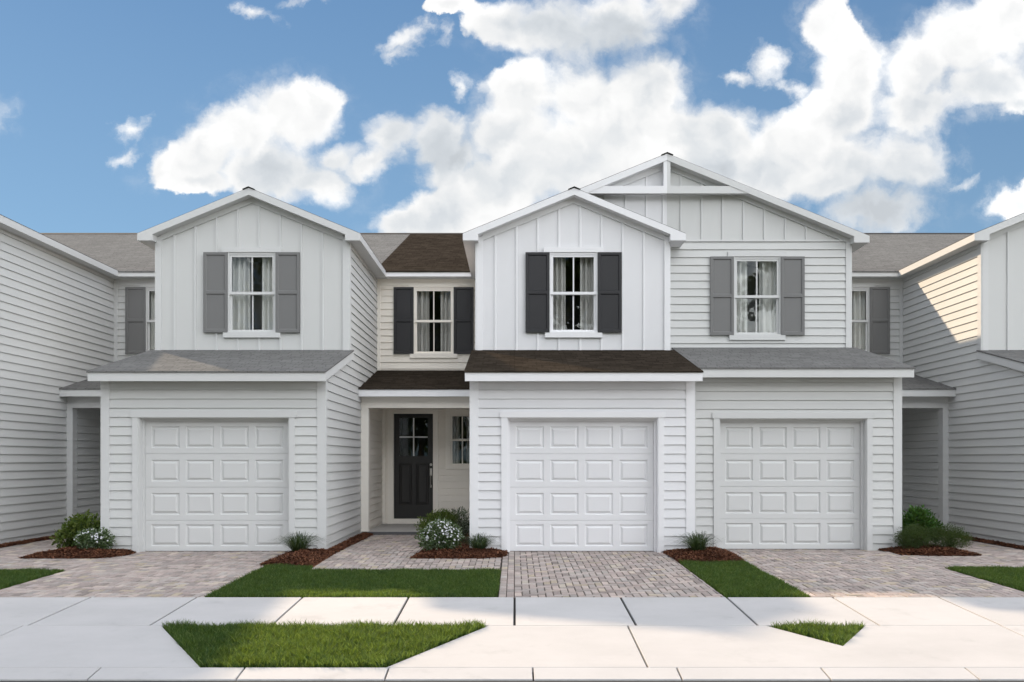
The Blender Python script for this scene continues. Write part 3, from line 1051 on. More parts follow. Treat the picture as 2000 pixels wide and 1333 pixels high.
def townhouse(name, label, dx=0.0, mirror=None, M=MN, gx0=-0.82, gx1=3.38, pl=-3.60, yf=0.0, yu=2.22, yb=5.72,
              door_x=-0.143, win_x=1.28, bwin_x=-2.11, lr=0.0, small_gable=True, front=True, porch=True, porch_detail=False,
              bwin=True, lx1=None, post_w=0.15, siding_right=True, siding_left=False, upwin=True, roof_x=None, lean_to=True, battens=True):
    T = (lambda x, y, z: (mirror - x, y, z)) if mirror is not None else (lambda x, y, z: (x + dx, y, z))
    H = empty(name, T((gx0 + gx1) / 2, yf, 0), label, 'house', 'townhouses in the row')
    P, TR = M['paint'], M['trim']
    PP, PT = M['porch'], M['porchtrim']
    # ---- garage front wall
    dw = 2.86
    hole = [(door_x, door_x + dw, -0.4, 2.552)] if front else []
    gw = wall_boxes(gx0, gx1, -0.3, 3.32 + lr, yf, yf + 0.15, hole).build('garage_wall', P, H, T)
    if not front:
        siding(gw, T, P, yf, 'front', K(gx0 + .1), K(gx1 - .1), -0.02, 3.23 if lean_to else 6.45, joined=True)
    if not lean_to:      # plain two-storey front, lapped all the way up
        m = MB()
        m.box(gx1 - .1, gx1 + .03, yf - .034, yf + .1, -0.02, 6.44)
        m.build('corner_board', TR, gw, T)
    if front:
        tw = 0.135
        siding(gw, T, P, yf, 'front', K(gx0 + tw), K(gx1 - tw), -0.02, 3.23 + lr, [(door_x - .03, door_x + dw + .03, -0.4, 2.60)])
        for x0, x1 in ((gx0 - .004, gx0 + tw), (gx1 - tw, gx1 + .004)):
            m = MB()
            m.box(x0, x1, yf - 0.032, yf + 0.001, -0.02, 3.26 + lr)
            if x0 < gx0:
                m.box(gx0 - .03, gx0 - .004, yf - .032, yf + tw - .03, -0.02, 3.26 + lr)
            else:
                m.box(gx1 + .004, gx1 + .03, yf - .032, yf + tw - .03, -0.02, 3.26 + lr)
            m.build('corner_board', TR, gw, T)
        m = MB()
        m.box(door_x - 0.132, door_x + dw + 0.137, yf - 0.055, yf, 2.552, 2.658)
        m.build('head_trim', TR, gw, T)
        for x0, x1, s in ((door_x - .106, door_x, 1), (door_x + dw, door_x + dw + .106, -1)):
            m = MB()
            m.box(x0, x1, yf - 0.045, yf + 0.02, -0.02, 2.552)
            xi = x1 if s == 1 else x0
            m.box(xi, xi + s * 0.018, yf - 0.02, yf + 0.2, -0.02, 2.552)
            m.build('door_jamb', TR, gw, T)
            m = MB()
            m.box(xi + s * .018, xi + s * 0.056, yf + 0.10, yf + 0.157, -0.02, 2.552)
            m.build('door_stop', TR, gw, T)
        m = MB()
        m.box(door_x + .018, door_x + dw - .018, yf - 0.02, yf + 0.2, 2.534, 2.552)
        m.box(door_x + .056, door_x + dw - .056, yf + 0.10, yf + 0.157, 2.494, 2.534)
        m.build('door_stop', TR, gw, T)
        garage_door(H, T, M, door_x + 0.053, yf + 0.16)
    # ---- side walls
    zl = 3.30 + lr
    for side, xs, xo in (('left', gx0, gx0 + 0.15), ('right', gx1, gx1 - 0.15)):
        m = MB()
        if lean_to:
            m.prism([(yf + .15, -0.3), (yb + .15, -0.3), (yb + .15, 6.5), (yu + .12, 6.5), (yu + .12, 4.06 + lr), (yf + .15, zl)], 'x', xs, xo)
        else:
            m.box(xs, xo, yf + .15, yb + .15, -0.3, 6.5)
        w = m.build('side_wall', P, H, T)
        vis = siding_right if side == 'right' else siding_left
        if not vis:
            continue
        k = (3.95 + lr - 3.22 - lr) / max(yu - yf, 0.01)

        def lo(z, k=k):
            a = yf + 0.105
            if z > 3.22 + lr and lean_to:
                a = min(max(a, yf + (z - 3.22 - lr) / k), yu + 0.10)
            return a if z < 3.99 + lr else yu + 0.10
        siding(w, T, P, xs, side, lo, K(yb - 0.02), -0.02, 6.47, joined=(vis == 'joined'))
        sg = 1 if side == 'right' else -1
        m = MB()
        m.box(xs + sg * .002, xs + sg * .03, yu - .03, yu + .10, 4.10 + lr, 6.45)
        m.build('corner_board', TR, w, T)
    # ---- upper front wall
    zr = lambda x: 7.58 - 0.146 - 0.41 * abs(x - 1.28)
    whole = [(win_x - .52, win_x + .52, 4.5, 6.25)] if (upwin and front) else []
    m = wall_boxes(gx0, gx1, (3.9 + lr) if lean_to else 3.3205, 6.42, yu, yu + .12, whole)
    if small_gable:
        m.prism([(gx0, 6.42), (gx1, 6.42), (gx1, zr(gx1) + .05), (1.28, zr(1.28) + .05), (gx0, zr(gx0) + .05)], 'y', yu, yu + .12)
    else:
        m.prism([(gx0, 6.42), (gx1, 6.42), (gx1, 8.33), (gx0, 6.42 + .20)], 'y', yu, yu + .12)
    up = m.build('gable_wall', P, H, T)
    zb = 4.05 + lr
    if small_gable and battens:
        xb = -0.417
        while xb < gx1 - .15:
            top = zr(xb) - 0.105
            cut = abs(xb - win_x) < 0.64 and upwin and front
            for a, b in (((zb, 4.40), (6.36, top)) if cut else ((zb, top),)):
                m = MB()
                m.prism([(xb - .018, yu - .024), (xb + .018, yu - .024), (xb + .022, yu + .001), (xb - .022, yu + .001)], 'z', a, b + .02)
                m.build('batten', TR, up, T)
            xb += 0.461
        for s in (-1, 1):          # frieze board under the rake
            x1 = gx1 if s > 0 else gx0
            x1 -= s * 0.125
            m = MB()
            m.prism([(1.28, zr(1.28) + .02), (x1, zr(x1) + .02), (x1, zr(x1) - .11), (1.28, zr(1.28) - .11)], 'y', yu - .034, yu + .001)
            m.build('frieze', TR, up, T)
    if small_gable:
        for x0, x1 in ((gx0 - .002, gx0 + .13), (gx1 - .13, gx1 + .002)):
            m = MB()
            xm = x0 if x0 < gx0 else x1
            m.prism([(x0, zb), (x1, zb), (x1, zr(xm) + .02), (x0, zr(xm) + .02)], 'y', yu - .036, yu + .0015)
            m.build('corner_board', TR, up, T)
    if whole:
        window(H, T, M, win_x, yu)
    # ---- gable roof
    if small_gable:
        yr = yu - 0.24
        for s in (-1, 1):
            xw = gx1 if s > 0 else gx0
            half_gable(H, T, M, 1.28, 7.58, xw + s * 0.29, 0.41, yr, yb - 0.02 + .0, 8.0, wall_x=xw)
        m = MB()
        for s in (-1, 1):
            m.prism([(1.28, 7.594), (1.28 + s * .13, 7.594 - .053), (1.28 + s * .13, 7.603 - .053), (1.28, 7.605)], 'y', yr - .03, 8.0)
        m.build('ridge_cap', M_RIDGE, H, T)
    # ---- lean-to over the garage
    if lean_to:
        lower_roof(H, T, M, gx0 - .10, (gx1 + .10) if lx1 is None else lx1, yf - .36, yu, 3.368 + lr, 4.107 + lr)
    # ---- entry: rear wall, upper window, main roof
    holes = []
    if bwin:
        holes.append((bwin_x - .52, bwin_x + .52, 4.5, 6.25))
    if porch_detail:
        holes += [(-3.16, -2.13, 0.05, 2.95), (-1.70, -1.03, 1.57, 2.98)]
    ew = wall_boxes(pl, gx0, -0.3, 6.5, yb, yb + .12, holes).build('entry_wall', PP if porch_detail else P, H, T)
    ep, et = (PP, PT)
    if porch:
        siding(ew, T, ep, yb, 'front', K(pl + .10), K(gx0), 4.06, 6.29, [(h[0] - .0, h[1] + .0, h[2] - .08, h[3] + .02) for h in holes if h[2] > 4])
        m = MB()
        m.box(pl, pl + .10, yb - .035, yb + .001, 4.0, 6.29)
        m.build('corner_board', et, ew, T)
        m = MB()
        m.box(pl, gx0, yb - .04, yb + .001, 6.29, 6.47)
        m.build('frieze', et, ew, T)
        if bwin:
            window(H, T, M, bwin_x, yb, mats_trim=et)
        lower_roof(H, T, M, pl + .012, gx0 - .014, 3.2, yb - .001, 3.363, 4.055, rakes=(False, False))
        m = MB()
        m.box(pl + .002, gx0 - .031, 3.50, 3.66, 2.96, 3.22)
        m.build('porch_beam', et, H, T)
        m = MB()
        m.box(pl + .002, pl + post_w, 3.50, 3.70, -0.02, 2.96)
        m.build('porch_post', et, H, T)
        m = MB()
        m.box(pl + .001, gx0 - .032, 3.66, yb - .001, 3.06, 3.10)
        m.build('porch_ceiling', et, H, T)
        # return wall beside the entry, lapped boards facing the porch
        xi = pl + 0.13
        m = MB()
        m.box(pl + .003, xi, 3.70, yb, -0.02, 3.06)
        sw = m.build('porch_wall', ep, H, T)
        siding(sw, T, ep, xi, 'right', K(3.705), K(yb - .05), 0.02, 3.05)
        m = MB()
        m.box(pl + .03, gx0 - .032, 3.46, yb + .0, -0.12, 0.075)
        pf = m.build('porch_floor', M_STOOP, H, T)
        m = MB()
        m.box(pl + .03, gx0 - .032, 3.452, 3.4595, -0.1, 0.07)  # thin sheet over the floor's front face, in a darker tone
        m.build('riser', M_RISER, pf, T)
    if porch_detail:
        xi = pl + 0.13
        m = MB()
        m.box(xi + .022, xi + .10, yb - .045, yb - .0, 0.075, 3.06)
        m.build('corner_board', et, ew, T)
        siding(ew, T, ep, yb, 'front', K(xi + .10), K(gx0 - .032), 0.08, 3.05,
               [(-3.25, -2.05, 0.0, 3.01), (-1.75, -0.98, 1.52, 3.02)])
        # door surround
        m = MB()
        m.box(-3.31, -3.19, yb - .05, yb + .02, 0.075, 2.98)
        m.box(-2.10, -1.995, yb - .05, yb + .02, 0.075, 2.98)
        m.box(-3.31, -1.995, yb - .055, yb + .02, 2.98, 3.058)
        m.box(-3.19, -3.16, yb - .02, yb + .12, 0.075, 2.98)
        m.box(-2.13, -2.10, yb - .02, yb + .12, 0.075, 2.98)
        m.box(-3.16, -2.13, yb - .02, yb + .12, 2.95, 2.98)
        m.box(-3.16, -2.13, yb - .015, yb + .12, 0.0755, 0.205)
        m.build('door_frame', et, H, T)
        front_door(H, T, M, yb)
        window(H, T, M, -1.365, yb, mats_trim=et, shutters=False, half=0.335, z0=1.57, z1=2.98, porch=True)
    # ---- main roof
    rx0, rx1 = roof_x if roof_x else (pl, gx1)
    s = MB()
    s.prism([(yb - .37, 6.602 - .01), (12.5, 9.572), (19.7, 6.57), (19.7, 6.54), (12.5, 9.54), (yb - .37, 6.56)], 'x', rx0, rx1)
    mr = s.build('roof', M['roof'], H, T)
    m = MB()
    m.prism([(12.35, 9.522), (12.5, 9.60), (12.65, 9.522), (12.65, 9.51), (12.35, 9.51)], 'x', rx0, rx1)
    m.build('ridge_cap', M_RIDGE, mr, T)
    m = MB()
    m.box(pl + .001, gx0 - .001, yb - .35, yb - .322, 6.457, 6.589)
    m.build('fascia', PT if False else TR, mr, T)
    m = MB()
    m.box(pl, gx0, yb - .322, yb + .1, 6.462, 6.49)
    m.build('soffit', TR, mr, T)
    m = MB()
    m.box(rx0, rx1, 19.3, 19.45, -0.2, 6.6)
    m.build('garden_wall', P, H, T)
    return H, T, up


def big_gable_half(H, T, M, up, xa, xe, wall_x, yw, eave, za=8.454):
    """half of the wide gable shared by two units, with its beam and king post"""
    yr = yw - 0.24
    sg = 1 if xe > xa else -1
    half_gable(H, T, M, xa, za, xe, 0.407, yr, 5.6, 9.6, wall_x=wall_x, eave=eave)
    zr = lambda x: za - 0.146 - 0.407 * abs(x - xa)
    m = MB()
    xb = xa + sg * ((za - 7.747 - .05) / 0.407)
    xb2 = xa + sg * ((za - 7.585 - .07) / 0.407)
    m.prism([(xa, 7.747), (xb, 7.747), (xb2, 7.585), (xa, 7.585)], 'y', yr + .01, yr + .12)
    m.build('gable_beam', M['trim'], H, T)
    m = MB()
    m.box(xa, xa + sg * 0.075, yr + .012, yr + .118, 7.747, za - .12)
    m.build('king_post', M['trim'], H, T)
    m = MB()
    m.prism([(xa, za + .013), (xa + sg * .13, za - .040), (xa + sg * .13, za - .03), (xa, za + .024)], 'y', yr - .03, 9.6)
    m.build('ridge_cap', M_RIDGE, H, T)
    # frieze under the rake
    x1 = wall_x - sg * .05 if eave else xe
    m = MB()
    m.prism([(xa, zr(xa) + .02), (x1, zr(x1) + .02), (x1, zr(x1) - .11), (xa, zr(xa) - .11)], 'y', yw - .034, yw + .001)
    m.build('frieze', M['trim'], up, T)


# ------------------------------------------------------------------ the row
mid, Tm, upm = townhouse('townhouse', 'white townhouse with brown roof, charcoal shutters and black front door',
                         M=MC, porch_detail=True, post_w=0.19, siding_right=False, siding_left='joined')
# the middle unit's half of the wide gable, set back behind its own
m_ = MB()
m_.prism([(0.9, 6.5), (3.38, 6.5), (3.38, 8.454 - .1), (0.9, 8.454 - .1 - .407 * 2.44)], 'y', 2.58, 2.70)
gwall = m_.build('gable_wall', MC['paint'], mid, Tm)
for xb in (1.54, 2.0, 2.46, 2.925, 3.30):
    m_ = MB()
    m_.prism([(xb - .018, 2.556), (xb + .018, 2.556), (xb + .022, 2.581), (xb - .022, 2.581)], 'z', 6.5, 8.454 - .146 - .407 * (3.34 - xb) - .1)
    m_.build('batten', MC['trim'], gwall, Tm)
big_gable_half(mid, Tm, MC, gwall, 3.34, 1.29, 1.29, 2.58, False)

left, Tl, upl = townhouse('townhouse', 'pale grey townhouse with grey shutters, left of the white one with the black door',
                          dx=-6.98, M=MN, pl=-3.49, bwin_x=-2.12)
# right unit, mirrored, with its half of the wide gable and lapped boards below it
GX0 = -0.71
right, Tr, upr = townhouse('townhouse', 'pale grey townhouse under the wide high gable, right of the white one',
                           mirror=6.76, M=MN, gx0=GX0, pl=-3.39, yf=0.35, yu=2.58, door_x=-0.06, win_x=1.387, bwin_x=-1.98, lr=0.106,
                           small_gable=False, lx1=3.27, siding_right=False)
zt = 6.60
siding(upr, Tr, MN['paint'], 2.58, 'front', K(GX0 + .13), K(3.38), 4.16, 6.585, [(1.387 - .52, 1.387 + .52, 4.42, 6.27)], start=6.585 - 15 * PITCH)
m_ = MB()
m_.box(GX0 + .13, 3.38, 2.545, 2.581, 6.585, 6.625)
m_.build('frieze', MN['trim'], upr, Tr)
m_ = MB()
m_.box(GX0 - .002, GX0 + .13, 2.544, 2.5815, 4.15, 6.66)
m_.build('corner_board', MN['trim'], upr, Tr)
xb = 3.07
while xb > GX0 + .75:
    m_ = MB()
    m_.prism([(xb - .018, 2.556), (xb + .018, 2.556), (xb + .022, 2.581), (xb - .022, 2.581)], 'z', 6.62, 8.454 - .146 - .407 * (3.42 - xb) - .1)
    m_.build('batten', MN['trim'], upr, Tr)
    xb -= 0.463
big_gable_half(right, Tr, MN, upr, 3.42, GX0 - .30, GX0, 2.58, True)

farl, _, _ = townhouse('townhouse', 'townhouse cut off at the left edge, only its pale lapped side wall and eave showing',
                       dx=-13.85, M=MN, front=False, porch=False, bwin=False, battens=False, yu=0.0, lean_to=False)
farr, _, _ = townhouse('townhouse', 'townhouse cut off at the right edge, its pale side wall partly in sun',
                       mirror=13.53, M=MN, front=False, porch=False, bwin=False, upwin=False)


# ------------------------------------------------------------------ grass
def poly_sample(poly, n):
    P = np.array(poly)
    lo, hi = P.min(0), P.max(0)
    out = np.zeros((0, 2))
    while len(out) < n:
        q = lo + rng.random((n * 2, 2)) * (hi - lo)
        out = np.vstack([out, q[inside(P, q)]])
    return out[:n]


def inside(P, q):
    r = np.zeros(len(q), bool)
    j = len(P) - 1
    for i in range(len(P)):
        xi, yi, xj, yj = *P[i], *P[j]
        c = ((yi > q[:, 1]) != (yj > q[:, 1])) & (q[:, 0] < (xj - xi) * (q[:, 1] - yi) / (yj - yi + 1e-12) + xi)
        r ^= c
        j = i
    return r


def edge_dist(P, q):
    d = np.full(len(q), 9.0)
    for i in range(len(P)):
        a, b = P[i - 1], P[i]
        ab = b - a
        t = np.clip(((q - a) @ ab) / (ab @ ab), 0, 1)
        d = np.minimum(d, np.linalg.norm(q - (a + t[:, None] * ab), axis=1))
    return d


def area(poly):
    a = 0
    for i in range(len(poly)):
        x0, y0 = poly[i - 1]; x1, y1 = poly[i]
        a += x0 * y1 - x1 * y0
    return abs(a) / 2


ZY = np.array([p[0] for p in PROF]); ZZ = np.array([p[1] for p in PROF])


def blades(name, label, poly, per_m2, h, w, sink=0.03):
    n = int(area(poly) * per_m2)
    q = poly_sample(poly, n)
    z = np.interp(q[:, 1], ZY, ZZ) - sink
    clump = np.sin(q[:, 0] * 7.3 + np.sin(q[:, 1] * 5.1) * 2) * np.sin(q[:, 1] * 8.7 + q[:, 0] * 2.2)
    hh = (h + sink) * (0.45 + 0.62 * rng.random(n) + 0.16 * clump)
    ang = rng.random(n) * 2 * np.pi
    lean = (0.15 + 0.75 * rng.random(n)) * hh
    la = rng.random(n) * 2 * np.pi
    ww = w * (0.6 + 0.8 * rng.random(n))
    bx, by = np.cos(ang) * ww / 2, np.sin(ang) * ww / 2
    lx, ly = np.cos(la) * lean, np.sin(la) * lean
    V = np.zeros((n, 5, 3))
    V[:, 0] = np.c_[q[:, 0] - bx, q[:, 1] - by, z]
    V[:, 1] = np.c_[q[:, 0] + bx, q[:, 1] + by, z]
    V[:, 2] = np.c_[q[:, 0] + bx * .75 + lx * .35, q[:, 1] + by * .75 + ly * .35, z + hh * .6]
    V[:, 3] = np.c_[q[:, 0] - bx * .75 + lx * .35, q[:, 1] - by * .75 + ly * .35, z + hh * .6]
    V[:, 4] = np.c_[q[:, 0] + lx, q[:, 1] + ly, z + hh]
    i = np.arange(n)[:, None] * 5
    c = V.reshape(-1, 3).mean(0)
    c[2] = z.min()
    me = np_mesh(name, V.reshape(-1, 3) - c, i + np.array([[0, 1, 2, 3]]), i + np.array([[3, 2, 4]]))
    o = add_obj(name, me, M_GRASS, None, c)
    o['kind'], o['label'], o['category'] = 'stuff', label, 'grass'
    return o


LY = -4.33
blades('lawn', 'front lawn between the left driveway and the middle driveway, partly in sun',
       [(-4.18, LY), (-0.24, LY), (-0.24, -2.12), (-3.34, -2.12), (-3.38, -1.75), (-4.18, -1.62)], 9500, 0.05, 0.0105)
blades('lawn', 'narrow grass strip between the middle and right driveways',
       [(2.87, LY), (4.0, LY), (4.0, -1.2), (2.87, -1.2)], 9500, 0.05, 0.0105)
blades('lawn', 'lawn corner at the far left beyond the left driveway',
       [(-9.0, LY), (-7.32, LY), (-7.32, -2.12), (-9.6, -2.12)], 9500, 0.05, 0.0105)
blades('lawn', 'lawn corner at the far right beyond the right driveway',
       [(7.15, LY), (9.0, LY), (9.6, -1.87), (7.15, -1.87)], 9500, 0.05, 0.0105)
blades('grass_verge', 'long grass verge between sidewalk and curb, mostly sunlit',
       [(-3.10, -7.2), (-1.28, -7.2), (-0.33, -5.76), (-4.12, -5.76)], 9500, 0.075, 0.0105, 0.05)
blades('grass_verge', 'small triangle of grass between two driveway aprons',
       [(3.53, -6.51), (4.09, -5.76), (2.98, -5.76)], 9500, 0.075, 0.0105, 0.05)


# ------------------------------------------------------------------ mulch beds
def mulch(label, poly, peak=0.10, per_m2=9000):
    P = np.array(poly, float)
    # ragged outline
    pts = []
    for i in range(len(P)):
        a, b = P[i], P[(i + 1) % len(P)]
        n = max(2, int(np.linalg.norm(b - a) / 0.09))
        for k in range(n):
            pts.append(a + (b - a) * k / n + rng.normal(0, 0.012, 2))
    P = np.array(pts)

    def height(q):
        d = edge_dist(P, q)
        n = np.sin(q[:, 0] * 9 + 1.3 * np.sin(q[:, 1] * 7)) * np.sin(q[:, 1] * 11 + q[:, 0] * 3)
        return np.interp(q[:, 1], ZY, ZZ) + 0.012 + np.minimum(1, d / 0.38) ** 0.7 * peak * (1 + .18 * n)
    # mound
    g = 0.07
    lo, hi = P.min(0) - g, P.max(0) + g
    nx, ny = int((hi[0] - lo[0]) / g) + 2, int((hi[1] - lo[1]) / g) + 2
    X, Y = np.meshgrid(lo[0] + np.arange(nx) * g, lo[1] + np.arange(ny) * g, indexing='ij')
    q = np.c_[X.ravel(), Y.ravel()]
    ins = inside(P, q)
    z = np.where(ins, height(q) - 0.012, np.interp(q[:, 1], ZY, ZZ) - 0.035)
    V = [np.c_[q, z]]
    idx = np.arange(nx * ny).reshape(nx, ny)
    Q = np.stack([idx[:-1, :-1], idx[1:, :-1], idx[1:, 1:], idx[:-1, 1:]], -1).reshape(-1, 4)
    Q = Q[ins[Q].sum(1) >= 2]
    # chips
    n = int(area([tuple(p) for p in P]) * per_m2)
    c = poly_sample([tuple(p) for p in P], n)
    zc = height(c) + rng.random(n) * 0.008 - 0.004
    a = rng.random(n) * 2 * np.pi
    L = 0.016 + 0.030 * rng.random(n) ** 1.5
    W = 0.005 + 0.006 * rng.random(n)
    t1, t2 = rng.normal(0, .35, n), rng.normal(0, .5, n)
    ux = np.c_[np.cos(a), np.sin(a), t1] * L[:, None]
    vx = np.c_[-np.sin(a), np.cos(a), t2] * W[:, None]
    cc = np.c_[c, zc]
    F = np.stack([cc - ux - vx, cc + ux - vx * .6, cc + ux + vx, cc - ux * .8 + vx], 1)
    base = len(V[0])
    V = np.vstack([V[0], F.reshape(-1, 3)])
    Q = np.vstack([Q, base + np.arange(n)[:, None] * 4 + np.arange(4)])
    o_ = V.mean(0)
    o_[2] = V[:, 2].min()
    me = np_mesh('mulch_bed', V - o_, Q)
    o = add_obj('mulch_bed', me, M_MULCH, None, o_)
    o['kind'], o['label'], o['category'] = 'stuff', label, 'mulch'
    return height


mulch('brown mulch bed at the left corner of the white garage, holding a white flowering bush',
      [(-1.86, -.82), (-0.55, -.82), (-0.18, -.55), (-0.13, -.1), (-0.25, -.03), (-.84, -.03), (-.84, 3.44), (-1.72, 3.44), (-1.72, 0.3)])
mulch('brown mulch bed and strip along the left house wall beside the paved walkway',
      [(-4.3, -1.62), (-3.4, -1.76), (-3.36, -.7), (-3.30, 3.42), (-3.58, 3.42), (-3.58, -.03), (-4.16, -.03), (-4.22, -.3)])
mulch('brown mulch bed with one grass tuft between the white and the right garage',
      [(2.87, -1.3), (3.99, -1.25), (4.05, -.7), (4.02, .3), (3.44, .3), (3.40, -.03), (2.82, -.03), (2.8, -.15)])
mulch('brown mulch bed with two bushes beside the left garage',
      [(-8.85, -.82), (-7.50, -.82), (-7.17, -.5), (-7.12, -.1), (-7.25, -.03), (-7.83, -.03), (-7.83, 2.6), (-8.6, 2.6), (-8.6, .2)])
mulch('brown mulch bed with three dark green shrubs beside the right garage',
      [(7.02, .22), (7.2, -.1), (7.5, -.5), (8.55, -.5), (8.35, .3), (8.3, 2.8), (7.5, 2.8), (7.5, .32), (7.04, .32)])
mulch('narrow mulch strip along the side wall at the far left', [(-10.44, -1.6), (-10.2, -1.6), (-10.2, 3.4), (-10.44, 3.4)], 0.07)
mulch('narrow mulch strip along the side wall at the far right', [(10.12, -1.6), (9.88, -1.6), (9.88, 3.4), (10.12, 3.4)], 0.07)


# ------------------------------------------------------------------ plants
def leaf_cloud(name, centers, n, leaf, aspect, mat, parent, up=0.3, shell=0.35, fold=0.25):
    """leaf-sized faces through the volume of several ellipsoids (cx,cy,cz,rx,ry,rz)"""
    C = np.array(centers, float)
    vol = (C[:, 3] * C[:, 4] * C[:, 5]) ** (2 / 3)
    pick = rng.choice(len(C), n, p=vol / vol.sum())
    d = rng.normal(size=(n, 3))
    d /= np.linalg.norm(d, axis=1)[:, None]
    r = shell + (1 - shell) * rng.random(n) ** 0.6
    r *= 1 + 0.2 * np.sin(d[:, 0] * 6 + pick) * np.sin(d[:, 2] * 7 + d[:, 1] * 5) + np.maximum(0, rng.normal(0, .07, n))
    p = C[pick, :3] + d * r[:, None] * C[pick, 3:]
    p[:, 2] = np.maximum(p[:, 2], 0.015)
    ax = d + rng.normal(0, .55, (n, 3)) + np.array([0, 0, up])
    ax /= np.linalg.norm(ax, axis=1)[:, None]
    s = np.cross(ax, rng.normal(size=(n, 3)))
    s /= np.linalg.norm(s, axis=1)[:, None]
    nrm = np.cross(s, ax)
    L = leaf * (0.6 + 0.7 * rng.random(n))[:, None]
    W = L * aspect
    V = np.stack([p, p + ax * L * .5 + s * W * .5 - nrm * L * fold * .3, p + ax * L, p + ax * L * .5 - s * W * .5 - nrm * L * fold * .3], 1)
    i = np.arange(n)[:, None] * 4
    V = V.reshape(-1, 3)
    me = np_mesh(name, V, None, np.vstack([i + np.array([[0, 1, 2]]), i + np.array([[0, 2, 3]])]))
    o = bpy.data.objects.new(name, me)
    me.materials.append(mat)
    o.parent = parent
    COL.objects.link(o)
    return o


def flower_heads(centers, n, size, mat, parent, frac=0.55):
    C = np.array(centers, float)
    V, F = [], []
    k = 0
    for _ in range(n):
        c = C[rng.integers(len(C))]
        d = rng.normal(size=3)
        d /= np.linalg.norm(d)
        if d[2] < -0.35 or (d[2] < 0.25 and rng.random() > frac):
            continue
        p = c[:3] + d * c[3:] * rng.uniform(.97, 1.12)
        if p[2] < .05:
            continue
        ax = d + np.array([0, -.2, .5]); ax /= np.linalg.norm(ax)
        s = np.cross(ax, [0.3, 0.2, 1]); s /= np.linalg.norm(s)
        t = np.cross(ax, s)
        sz = size * rng.uniform(.6, 1.2)
        ph = rng.random() * 6.28
        for j in range(5):
            a = ph + j * 1.2566
            e = s * math.cos(a) + t * math.sin(a)
            g = s * math.cos(a + 1.57) + t * math.sin(a + 1.57)
            V += [p, p + e * sz * .6 + g * sz * .32 + ax * sz * .15, p + e * sz + ax * sz * .1, p + e * sz * .6 - g * sz * .32 + ax * sz * .15]
            F.append((k, k + 1, k + 2, k + 3))
            k += 4
    me = bpy.data.meshes.new('flowers')
    me.from_pydata([tuple(v) for v in V], [], F)
    me.materials.append(mat)
    o = bpy.data.objects.new('flowers', me)
    o.parent = parent
    COL.objects.link(o)


def stems(parent, centers, mat, n=10):
    m = MB()
    for _ in range(n):
        c = random.choice(centers)
        e = (c[0] + random.uniform(-.6, .6) * c[3], c[1] + random.uniform(-.6, .6) * c[4], c[2] + random.uniform(-.1, .5) * c[5])
        m.cyl((random.uniform(-.03, .03), random.uniform(-.03, .03), -0.02), e, .008, .004, 5)
    me = bpy.data.meshes.new('stems')
    me.from_pydata(m.v, [], m.f)
    me.materials.append(mat)
    o = bpy.data.objects.new('stems', me)
    o.parent = parent
    COL.objects.link(o)


M_STEM = plain('bark', (0.06, 0.045, 0.03), 0.9)
M_LEAF_LIGHT = leafy('olive_leaves', [(0.030, 0.055, 0.012), (0.060, 0.095, 0.020), (0.095, 0.135, 0.03), (0.13, 0.16, 0.045)], 0.45)
M_LEAF_BRIGHT = leafy('bright_leaves', [(0.020, 0.060, 0.014), (0.035, 0.10, 0.022), (0.055, 0.14, 0.03)], 0.45)
M_LEAF_DARK = leafy('dark_needles', [(0.014, 0.030, 0.010), (0.028, 0.052, 0.016), (0.045, 0.075, 0.022), (0.06, 0.09, 0.03)], 0.5)
M_LEAF_VAR = leafy('green_and_silver_leaves', [(0.025, 0.055, 0.02), (0.045, 0.085, 0.03), (0.07, 0.12, 0.045), (0.13, 0.17, 0.10), (0.30, 0.34, 0.26)], 0.5)
M_LEAF_SILVER = leafy('silver_leaves', [(0.03, 0.045, 0.028), (0.07, 0.09, 0.06), (0.14, 0.16, 0.12), (0.26, 0.28, 0.24)], 0.6)
M_BLADE = leafy('blue_green_blades', [(0.012, 0.028, 0.018), (0.024, 0.045, 0.030), (0.04, 0.065, 0.045)], 0.5)
M_FLOWER = plain('white_petals', (0.62, 0.63, 0.66), 0.6)


def bush(name, label, cat, loc, blobs, n, leaf, aspect, mat, group=None, flowers=0, **kw):
    t = empty(name, loc, label, cat, group)
    leaf_cloud('foliage', blobs, n, leaf, aspect, mat, t, **kw)
    stems(t, blobs, M_STEM)
    if flowers:
        flower_heads(blobs, flowers, 0.021, M_FLOWER, t, 0.28)
    return t


def at(px, y):       # metres across for a point seen at the given bearing
    return (px - 1005) / 1556 * (y - CAM_Y)


# by the white house
bush('flowering_bush', 'rounded bush covered in white flowers beside the white garage', 'bush', (-1.38, -0.28, 0.07),
     [(0, 0, .27, .36, .32, .25), (-.16, -.02, .20, .24, .26, .2), (.17, 0, .22, .22, .25, .2), (.02, .02, .38, .27, .25, .17)], 5200, .055, .42, M_LEAF_VAR, flowers=620)
bush('shrub', 'green shrub with fine feathery leaves behind the white flowering bush', 'shrub', (-1.52, 0.9, 0.07),
     [(0, 0, .40, .36, .3, .24), (-.18, 0, .28, .26, .25, .22), (.12, .0, .48, .25, .25, .16)], 4200, .06, .28, M_LEAF_LIGHT, up=.8)
bush('shrub', 'small grey-green shrub against the garage side wall behind the flowering bush', 'shrub', (-1.13, 1.0, 0.07),
     [(0, 0, .42, .23, .25, .26), (.02, 0, .25, .2, .2, .2)], 1900, .05, .45, M_LEAF_SILVER)
